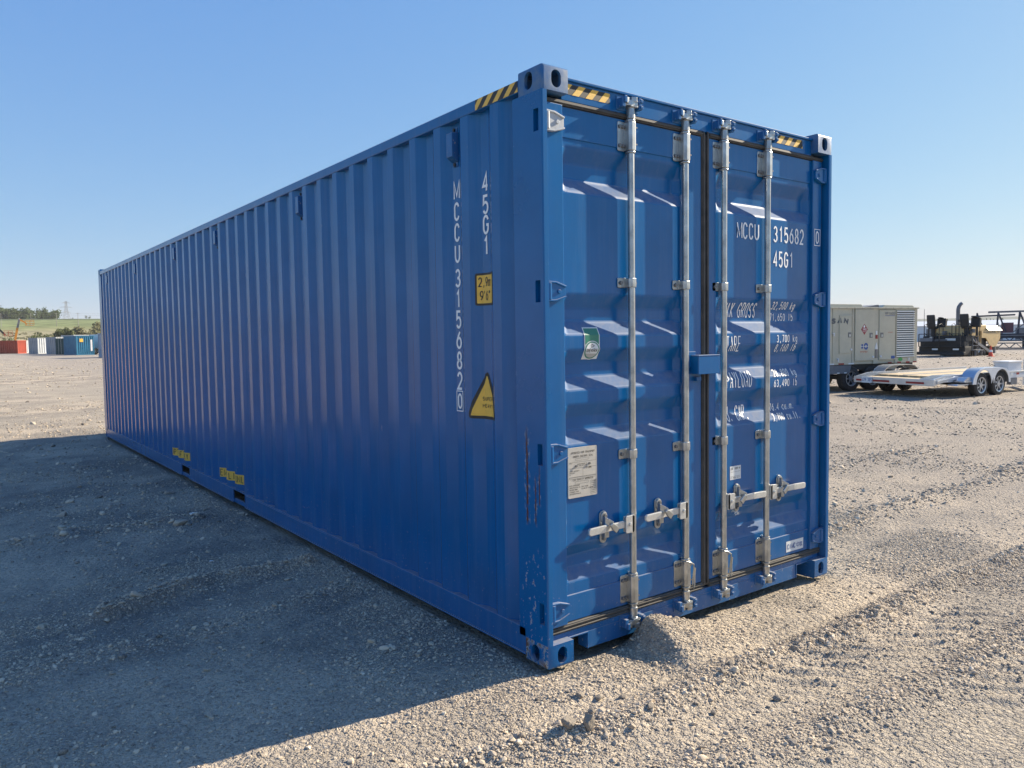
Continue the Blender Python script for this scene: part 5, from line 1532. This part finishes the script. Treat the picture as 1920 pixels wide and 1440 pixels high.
# ================================================================== freight containers at the left
def bg_container(corner, th, Lc, Wc, Hc, side, end, label, ribs_end=True, doors=False, sticker=False, name='freight_container', group='freight containers in the far row'):
    t = thing(name, label, 'shipping container', (corner[0], corner[1], 0), R(th), group)
    def corr(n, ln, d):
        pts = []
        p = ln / n
        for k in range(n):
            pts += [(k * p + .0, 0), (k * p + p * .3, 0), (k * p + p * .5, d), (k * p + p * .8, d)]
        return pts + [(ln, 0)]
    def sheet(pts, horiz):
        mb = MB(); vs, fs = [], []
        for a, d in pts:
            for z in (.15, Hc - .08): vs.append((a, d, z) if horiz else (d, a, z))
        for i in range(len(pts) - 1): fs.append((2 * i, 2 * i + 2, 2 * i + 3, 2 * i + 1))
        return mb.add(vs, fs)
    sheet([(.08 + a * (Lc - .16) / Lc, .02 + d) for a, d in corr(int(Lc / .42), Lc, .09)], False).build('side_wall', side, t)
    sheet([(.08 + a * (Lc - .16) / Lc, Wc - .02 - d) for a, d in corr(int(Lc / .42), Lc, .09)], False).build('side_wall', side, t)
    if doors:
        d = MB().box(.08, Wc - .08, .03, .08, .15, Hc - .1).build('door', end, t)
        for x in (.5, .95, 1.45, 1.9): MB().cyl((x, .0, .12), (x, .0, Hc - .08), .022, n=6).build('lock_rod', M['zinc'], d)
        for z in np.arange(.35, Hc - .3, .45): MB().box(.15, Wc - .15, .022, .03, float(z), float(z) + .16).build('door_rib', end, d)
    else:
        sheet([(.1 + a * (Wc - .2) / Wc, .03 + d) for a, d in corr(8, Wc, .07)], True).build('end_wall', end, t)
    MB().box(.08, Wc - .08, Lc - .06, Lc - .02, .15, Hc - .08).build('end_wall', side, t)
    for x in (0, Wc - .12):
        for y in (0, Lc - .12): MB().box(x, x + .12, y, y + .12, 0, Hc).build('corner_post', side if x == 0 else end, t)
    for y in (0, Lc - .08): MB().box(.12, Wc - .12, y, y + .08, Hc - .12, Hc - .01).box(.12, Wc - .12, y, y + .08, .02, .15).build('end_rail', end, t)
    for x in (0, Wc - .06): MB().box(x, x + .06, .12, Lc - .12, Hc - .1, Hc - .02).box(x, x + .06, .12, Lc - .12, .02, .15).build('side_rail', side, t)
    MB().box(.04, Wc - .04, .06, Lc - .06, Hc - .06, Hc - .03).build('roof', M['white_metal'] if sticker else side, t)
    if sticker:
        MB().box(.45, .95, -.02, .0, Hc - .95, Hc - .45).build('sticker', M['yellow'], t)
        MB().box(1.95, 2.2, -.0, .03, .6, 2.3).build('stain_patch', M['white_metal'], t)
    return t
cm = lambda n, c: mat(n, c, .5, var=.15, vscale=1.2, col2=tuple(v * .75 for v in c))
m_teal, m_red, m_white, m_white_shaded, m_green, m_pale = (cm('teal_paint', (.03, .19, .32)), cm('red_paint', (.42, .075, .04)), cm('pale_paint', (.50, .53, .55)), cm('shaded_white_paint', (.27, .31, .36)), cm('dark_green_paint', (.02, .07, .075)), cm('blue_shaded_white_paint', (.40, .47, .56)))  # grey container ends: white paint with its shade put into the colour
bg_container((14.48, 127.95), 9, 6.06, 2.44, 2.9, m_teal, m_teal, 'teal container with a yellow square sticker on its ribbed end', sticker=True)
def at(px, d):
    a = .640120 + math.atan((px - 960) / 1448)
    return -2.314 + d * math.sin(a), -2.843 + d * math.cos(a)
bg_container(at(106.5, 143), -43, 6.06, 2.44, 2.6, m_green, m_green, 'dark green container squeezed between the teal and the grey-shaded one', doors=True)
q = at(107.5, 150)
bg_container((q[0] - 1.22, q[1] + 2.11), -60, 6.06, 2.44, 2.9, m_white, m_white_shaded, 'tall white container, ridged end coloured grey as shade, left of the dark green one', doors=True)
q = at(73, 163)
bg_container((q[0] - 1.22, q[1] + 2.11), -60, 12.19, 2.44, 2.9, m_white, m_white_shaded, 'white container with ridged end coloured grey as shade and bright ribbed side', doors=True)
bg_container((10.38, 173.1), 50, 12.19, 2.44, 2.55, m_red, m_red, 'red container with dark shaded long side at the left edge')
q = at(48, 186)
bg_container((q[0] - 1.78, q[1] + 1.66), -43, 6.06, 2.44, 2.6, m_white, m_white, 'white ribbed container just behind the red one')
bg_container((14.46, 96.3), 9, 6.06, 2.44, 2.9, m_pale, m_pale, 'white container coloured with bluish shade, half hidden by the near blue container')  # white container, the blue of its shaded side put into the paint
bg_container((17.0, 150), 12, 6.06, 2.44, 3.25, m_white, m_white, 'white container whose roof shows above the teal one')
# white box truck glimpsed between containers
bt = thing('box_truck', 'white box truck standing right of the teal container', 'truck', (18.9, 128.5, 0), R(15))
MB().box(0, 2.2, 1.6, 6.5, .9, 3.1).build('cargo_box', M['white_metal'], bt, bevel=.05)
cab = MB().prism([(0, .5), (1.6, .5), (1.6, 2.6), (.7, 2.5), (0, 1.5)], 'x', 0, 2.2).build('cab', M['white_metal'], bt, bevel=.04)
MB().add([(.15, .02, 1.5), (2.05, .02, 1.5), (2.05, .62, 2.38), (.15, .62, 2.38)], [(0, 1, 2, 3)]).build('windscreen', M['glass'], cab)
for y in (.8, 5.0):
    for x in (.12, 2.08): put_wheel(wp, bt, x, y, .5)

# ================================================================== boom lifts
def boom_lift(name, label, base, pts, ms_, basket):
    t = thing(name, label, 'boom lift', base)
    MB().box(-1.2, 1.2, -1, 1, .5, 1.5).box(-.8, 1.4, -.8, .8, 1.5, 2.3).build('chassis', ms_[0], t, bevel=.05)
    for x in (-.9, .9):
        for y in (-.9, .9): put_wheel(wp, t, x, y, .5)
    for k in range(len(pts) - 1):
        MB().beam(pts[k], pts[k + 1], .42 - .05 * k, .42 - .05 * k).build('boom_section', ms_[k], t)
    x, y, z = basket
    b = MB().box(x - .1, x + 1.5, y - .5, y + .5, z - .1, z).build('basket', ms_[0], t)
    for q in (.35, .75, 1.05):
        MB().beam((x - .1, y - .5, z + q), (x + 1.5, y - .5, z + q), .06).beam((x - .1, y + .5, z + q), (x + 1.5, y + .5, z + q), .06).build('rail', ms_[0], b)
    for px in (-.1, .7, 1.5): MB().beam((x + px, y - .5, z), (x + px, y - .5, z + 1.05), .06).build('rail_post', ms_[0], b)
boom_lift('boom_lift', 'orange boom lift with raised folded arm behind the red container', (11.2, 196.7, 0), [(.3, 0, 2.0), (1.0, 0, 5.4), (1.42, 0, 7.2), (2.55, 0, 6.5), (2.7, 0, 6.1)], [M['orange'], M['grey_steel'], M['orange'], M['orange']], (2.6, 0, 6.0))
boom_lift('boom_lift', 'red boom lift with lowered arm at the left edge', (5.5, 197, 0), [(0, 0, 2.2), (3.2, 0, 5.3), (4.2, 0, 4.1), (4.5, 0, 3.9)], [M['red_orange'], M['dark'], M['red_orange']], (4.3, 0, 3.7))

# ================================================================== hills, fields, trees, pylon
def hill_h(x, y):
    d = y + .12 * x
    base = smooth(215, 330, d) * 4.2 + smooth(300, 720, d) * 17.6
    side = 1 - smooth(240, 520, x - .3 * (y - 300))
    return base * side * (1 - .25 * smooth(720, 1500, d)) + 1.2 * vnoise(x, y, 90., 31) * smooth(260, 500, d) - .6
hx = np.concatenate([np.linspace(-700, -60, 20), np.linspace(-50, 200, 60), np.linspace(210, 900, 25)])
hy = np.concatenate([np.linspace(205, 760, 110), np.linspace(790, 1600, 14)])
HX, HY = np.meshgrid(hx, hy, indexing='ij')
HZ_ = hill_h(HX, HY)
vs = np.stack([HX.ravel(), HY.ravel(), HZ_.ravel()], 1)
n2 = len(hy)
fs = [(i * n2 + j, (i + 1) * n2 + j, (i + 1) * n2 + j + 1, i * n2 + j + 1) for i in range(len(hx) - 1) for j in range(n2 - 1)]
def hill_material():
    m = bpy.data.materials.new('field_slopes'); m.use_nodes = True
    nt = m.node_tree; L = nt.links.new
    p = nt.nodes['Principled BSDF']; p.inputs['Roughness'].default_value = .95; p.inputs['Specular IOR Level'].default_value = .1
    tc = nn(nt, 'ShaderNodeTexCoord')
    sp = nn(nt, 'ShaderNodeSeparateXYZ'); L(tc.outputs['Object'], sp.inputs[0])
    a = nn(nt, 'ShaderNodeMath', operation='MULTIPLY_ADD'); L(sp.outputs['X'], a.inputs[0]); a.inputs[1].default_value = .12; L(sp.outputs['Y'], a.inputs[2])
    nz = nn(nt, 'ShaderNodeTexNoise'); nz.inputs['Scale'].default_value = .02; nz.inputs['Detail'].default_value = 6; L(tc.outputs['Object'], nz.inputs['Vector'])
    b = nn(nt, 'ShaderNodeMath', operation='MULTIPLY_ADD'); L(nz.outputs['Fac'], b.inputs[0]); b.inputs[1].default_value = 45; L(a.outputs[0], b.inputs[2])
    cr = nn(nt, 'ShaderNodeValToRGB'); cr.color_ramp.interpolation = 'LINEAR'
    mr = nn(nt, 'ShaderNodeMapRange'); mr.inputs['From Min'].default_value = 200; mr.inputs['From Max'].default_value = 800
    L(b.outputs[0], mr.inputs['Value']); L(mr.outputs['Result'], cr.inputs['Fac'])
    e = cr.color_ramp.elements
    e[0].position, e[0].color = 0, (.30, .26, .17, 1)
    e[1].position, e[1].color = 1, (.085, .12, .05, 1)
    for pos, c in ((.25, (.34, .30, .19)), (.42, (.30, .27, .16)), (.50, (.25, .26, .12)), (.56, (.20, .23, .10)), (.70, (.21, .24, .11)), (.735, (.10, .125, .06))):
        k = e.new(pos); k.color = (*c, 1)
    n2_ = nn(nt, 'ShaderNodeTexNoise'); n2_.inputs['Scale'].default_value = .12; n2_.inputs['Detail'].default_value = 8; L(tc.outputs['Object'], n2_.inputs['Vector'])
    hs = nn(nt, 'ShaderNodeHueSaturation'); L(cr.outputs['Color'], hs.inputs['Color'])
    vr = nn(nt, 'ShaderNodeMapRange'); vr.inputs['From Min'].default_value = .3; vr.inputs['From Max'].default_value = .7; vr.inputs['To Min'].default_value = .6; vr.inputs['To Max'].default_value = 1.3
    L(n2_.outputs['Fac'], vr.inputs['Value']); L(vr.outputs['Result'], hs.inputs['Value'])
    L(hs.outputs['Color'], p.inputs['Base Color'])
    return m
hill = MB().add(vs.tolist(), fs).build('hill', hill_material(), smooth=180, recalc=False)
hill['kind'] = 'structure'; hill['label'] = 'field slope with scrub, meadow and crop bands behind the far containers'

def leaf_mat(name, c, c2):
    return mat(name, c, .8, spec=.2, var=.6, vscale=.9, col2=c2)
M['leaf_dark'] = leaf_mat('dark_foliage', (.038, .058, .024), (.06, .085, .032))
M['leaf_bush'] = leaf_mat('bush_foliage', (.05, .068, .030), (.105, .115, .05))
M['leaf_dry'] = leaf_mat('dry_scrub', (.15, .14, .075), (.09, .095, .05))
def crown_faces(mb, c, rad, n, leaf, r, lobes=7):
    ctr = [(c[0] + rad[0] * r.gauss(0, .38), c[1] + rad[1] * r.gauss(0, .38), c[2] + rad[2] * r.uniform(-.55, .45), r.uniform(.38, .62)) for _ in range(lobes)]
    vs, fs = [], []
    for _ in range(n):
        lx, ly, lz, lr = r.choice(ctr)
        d = Vector((r.gauss(0, 1), r.gauss(0, 1), r.gauss(0, 1))).normalized() * (r.random() ** .4)
        p = Vector((lx + d.x * rad[0] * lr, ly + d.y * rad[1] * lr, lz + d.z * rad[2] * lr))
        a = Vector((r.gauss(0, 1), r.gauss(0, 1), r.gauss(0, 1))).normalized(); b = a.orthogonal().normalized()
        s = leaf * r.uniform(.5, 1.3)
        o = len(vs)
        vs += [p + a * s, p + b * s * .7, p - a * s * .8, p - b * s * .7]
        fs.append((o, o + 1, o + 2, o + 3))
    mb.add(vs, fs)
def tree(name, label, cat, loc, h, wd, m, seed, group=None, trunk=True, n=420):
    r = random.Random(seed)
    t = thing(name, label, cat, loc, 0, group)
    mb = MB(); crown_faces(mb, (0, 0, h * .5), (wd, wd, h * .5), n, h * .055, r)
    mb.build('crown', m, t, recalc=False)
    if trunk:
        mb = MB().tube([(0, 0, -.3), (h * .01, 0, h * .3), (-h * .01, 0, h * .6)], [h * .03, h * .022, h * .012], 6)
        for k in range(4):
            a = r.uniform(0, 6.28)
            mb.tube([(0, 0, h * (.3 + .07 * k)), (wd * .5 * math.cos(a), wd * .5 * math.sin(a), h * (.5 + .08 * k))], [h * .012, h * .005], 5)
        mb.build('trunk', M['bark'], t)
    return t
def hz1(x, y): return float(hill_h(np.array([float(x)]), np.array([float(y)]))[0])
# the wood on the crest
r = random.Random(11)
mb = MB()
for k in range(190):
    x = r.uniform(-60, 83); y = r.uniform(690, 745)
    if x > 70 and r.random() < .4: continue
    h = r.uniform(8.0, 11.0) * (1 - .35 * max(0, (x - 70) / 13))
    crown_faces(mb, (x, y, hz1(x, y) + h * .45), (r.uniform(2.6, 4.2), 3.5, h * .55), 170, .75, r, 9)
wood = mb.build('woodland', M['leaf_dark'], None, recalc=False)
wood['kind'] = 'stuff'; wood['label'] = 'dark wood along the crest of the field'
for x, h, lab in ((83.9, 1.8, 'small lone bush on the crest left of the pylon foot line'), (93.2, 3.4, 'round lone tree on the crest, left of a pair'), (95.9, 2.8, 'round lone tree on the crest, right of a pair')):
    y = 683
    tree('crest_tree', lab, 'tree', (x, y, hz1(x, y)), h, h * .5, M['leaf_dark'], int(x), n=200)
# bushes on the scrub slope
BUSH = [(14.0, 187, 4.6, 2.4, 'leaf_bush', 'broad dark bush above the grey-shaded containers, left one of two'), (16.4, 184, 4.3, 2.6, 'leaf_bush', 'broad dark bush above the grey-shaded containers, right one of two'),
        (9.9, 192, 3.3, 1.6, 'leaf_bush', 'small round bush right of the orange boom lift'), (27.5, 255, 7.4, 3.0, 'leaf_bush', 'tall dark bush above the teal container'),
        (33.5, 262, 6.2, 3.4, 'leaf_dry', 'dry olive bush right of the tall dark bush'), (40, 275, 7.8, 4.0, 'leaf_dry', 'wide olive bush beside the near container edge'), (37.5, 258, 5.2, 2.6, 'leaf_dry', 'low dry bush in front of the wide olive bush'), (46, 290, 8, 4.2, 'leaf_bush', 'dark bush mostly hidden by the near container')]
for i, (x, y, h, wd, mm, lab) in enumerate(BUSH):
    tree('bush', lab, 'bush', (x, y, max(hz1(x, y), -.1) if y > 206 else 0), h, wd, M[mm], 70 + i, 'bushes on the slope', trunk=False, n=1100)
# dry scrub and weeds over the lower slope
r = random.Random(47); mb = MB()
for k in range(150):
    x = r.uniform(-5, 75); y = r.uniform(232, 420)
    h = r.uniform(.5, 1.7)
    crown_faces(mb, (x, y, hz1(x, y) + h * .4), (h * r.uniform(.8, 2.2), h, h * .55), 45, .24, r, 4)
sc = mb.build('scrub', M['leaf_dry'], None, recalc=False); sc['kind'] = 'stuff'; sc['label'] = 'low dry scrub and weeds scattered over the lower slope'
# pylon
py = thing('pylon', 'steel lattice power pylon on the horizon left of the near container', 'pylon', (93.0, 791, hz1(93, 791)), R(10))
H = 19.5; mb = MB()
def leg_at(z): return 2.4 * (1 - z / 14) + .55 if z < 12 else .85 - .03 * (z - 12)
lv = [0, 3.5, 6.6, 9.2, 11.4, 13.2, 15, 16.8, 18.4, H]
for a, b in zip(lv[:-1], lv[1:]):
    wa, wb = max(.4, leg_at(a)), max(.4, leg_at(b))
    for sx in (-1, 1):
        for sy in (-1, 1):
            mb.beam((sx * wa, sy * wa, a), (sx * wb, sy * wb, b), .16)
        mb.beam((sx * wa, -wa, a), (-sx * wb, -wb, b), .11).beam((-wa, sx * wa, a), (wb, sx * wb, b), .11)
mb.build('tower', M['pole'], py)
for z, w in ((9.5, 3.4), (14.0, 4.8), (18.0, 3.0)):
    mb = MB()
    for s in (-1, 1): mb.beam((0, -.6, z), (s * w, 0, z + .1), .16).beam((0, .6, z + .9), (s * w, 0, z + .1), .13).beam((s * w, 0, z + .1), (s * w, 0, z - 1.1), .10)
    mb.build('cross_arm', M['pole'], py)
# roadside poles with wires
pole_xy = [(26.7, 496.3, 'leftmost wooden pole below the wood'), (40.4, 495.3, 'second wooden pole from the left below the wood'), (52.4, 494.2, 'wooden pole at the right end of the wood'), (62.8, 492.9, 'wooden pole right of the pylon')]
tops = []
for x, y, lab in pole_xy:
    g = hz1(x, y)
    t = thing('utility_pole', lab, 'utility pole', (x, y, g), 0, 'utility poles along the field')
    MB().cyl((0, 0, -.3), (0, 0, 7.6), .15, .10, n=6).build('mast', M['pole'], t)
    MB().beam((-.9, 0, 7.1), (.9, 0, 7.1), .12).build('cross_arm', M['pole'], t)
    tops.append((x, y, g + 7.2))
tops = [(-20, 499, tops[0][2] - .5)] + tops + [(110, 489, tops[-1][2] + 1)]
mb = MB()
for a, b in zip(tops[:-1], tops[1:]):
    for dz in (0, -1.1):
        pts = [(a[0] + (b[0] - a[0]) * t, a[1] + (b[1] - a[1]) * t, a[2] + (b[2] - a[2]) * t + dz - .8 * 4 * t * (1 - t) * .5) for t in np.linspace(0, 1, 7)]
        mb.tube(pts, .035, 4)
wr = mb.build('power_line', M['pole']); tag(wr, 'thin sagging wires strung between the wooden poles', 'power line')
# tree behind the steel frames
tree('tree', 'green tree rising behind the steel conveyor frame', 'tree', (184.2, 69.4, 0), 5.2, 3.4, M['leaf_bush'], 301, n=420)
tree('tree', 'low tree just visible over the paver hood', 'tree', (168.0, 77.0, 0), 4.6, 2.6, M['leaf_bush'], 302, n=300)
# tree line and hills on the right horizon
r = random.Random(23); mb = MB()
for k in range(170):
    a = r.uniform(.95, 1.45); d = r.uniform(560, 700)
    x, y = d * math.sin(a), d * math.cos(a)
    h = r.uniform(4, 7.5)
    crown_faces(mb, (x, y, h * .45), (4.5, 4.5, h * .5), 60, .9, r, 5)
tl = mb.build('treeline', M['leaf_dark'], None, recalc=False); tl['kind'] = 'stuff'; tl['label'] = 'far line of trees below the blue hills'
vs, fs = [], []
NA, NR = 90, 8
for i in range(NA + 1):
    a = .55 + 1.25 * i / NA
    for j in range(NR + 1):
        d = 3300 + 350 * j
        prof = math.sin(math.pi * min(1, j / 4.0) / 2) if j <= 4 else 1 - .1 * (j - 4)
        x, y = d * math.sin(a), d * math.cos(a)
        crest = 78 + 9 * math.sin(a * 9 + .4) + 5 * math.sin(a * 23) + 3 * math.sin(a * 47 + 1)
        vs.append((x, y, crest * prof * (d / 4300) ** .3 - 4))
for i in range(NA):
    for j in range(NR):
        o = i * (NR + 1) + j
        fs.append((o, o + NR + 1, o + NR + 2, o + 1))
dh = MB().add(vs, fs).build('distant_hills', mat('wooded_hill', (.06, .085, .045), .95, var=.4, vscale=.004, spec=.1), smooth=180, recalc=False)
dh['kind'] = 'structure'; dh['label'] = 'low blue hills along the right horizon'

# ================================================================== air
hzm = bpy.data.materials.new('haze'); hzm.use_nodes = True
nt = hzm.node_tree
for n in list(nt.nodes):
    if n.type == 'BSDF_PRINCIPLED': nt.nodes.remove(n)
pvn = nn(nt, 'ShaderNodeVolumePrincipled')
pvn.inputs['Color'].default_value = (.82, .82, .82, 1)
pvn.inputs['Density'].default_value = HAZE
pvn.inputs['Anisotropy'].default_value = .0
nt.links.new(pvn.outputs[0], nt.nodes['Material Output'].inputs['Volume'])
hb = MB().box(-7600, 7600, -7600, 7600, -5, 130).build('haze', hzm)
hb['kind'] = 'stuff'
hb['label'] = 'thin summer haze over the yard and hills'
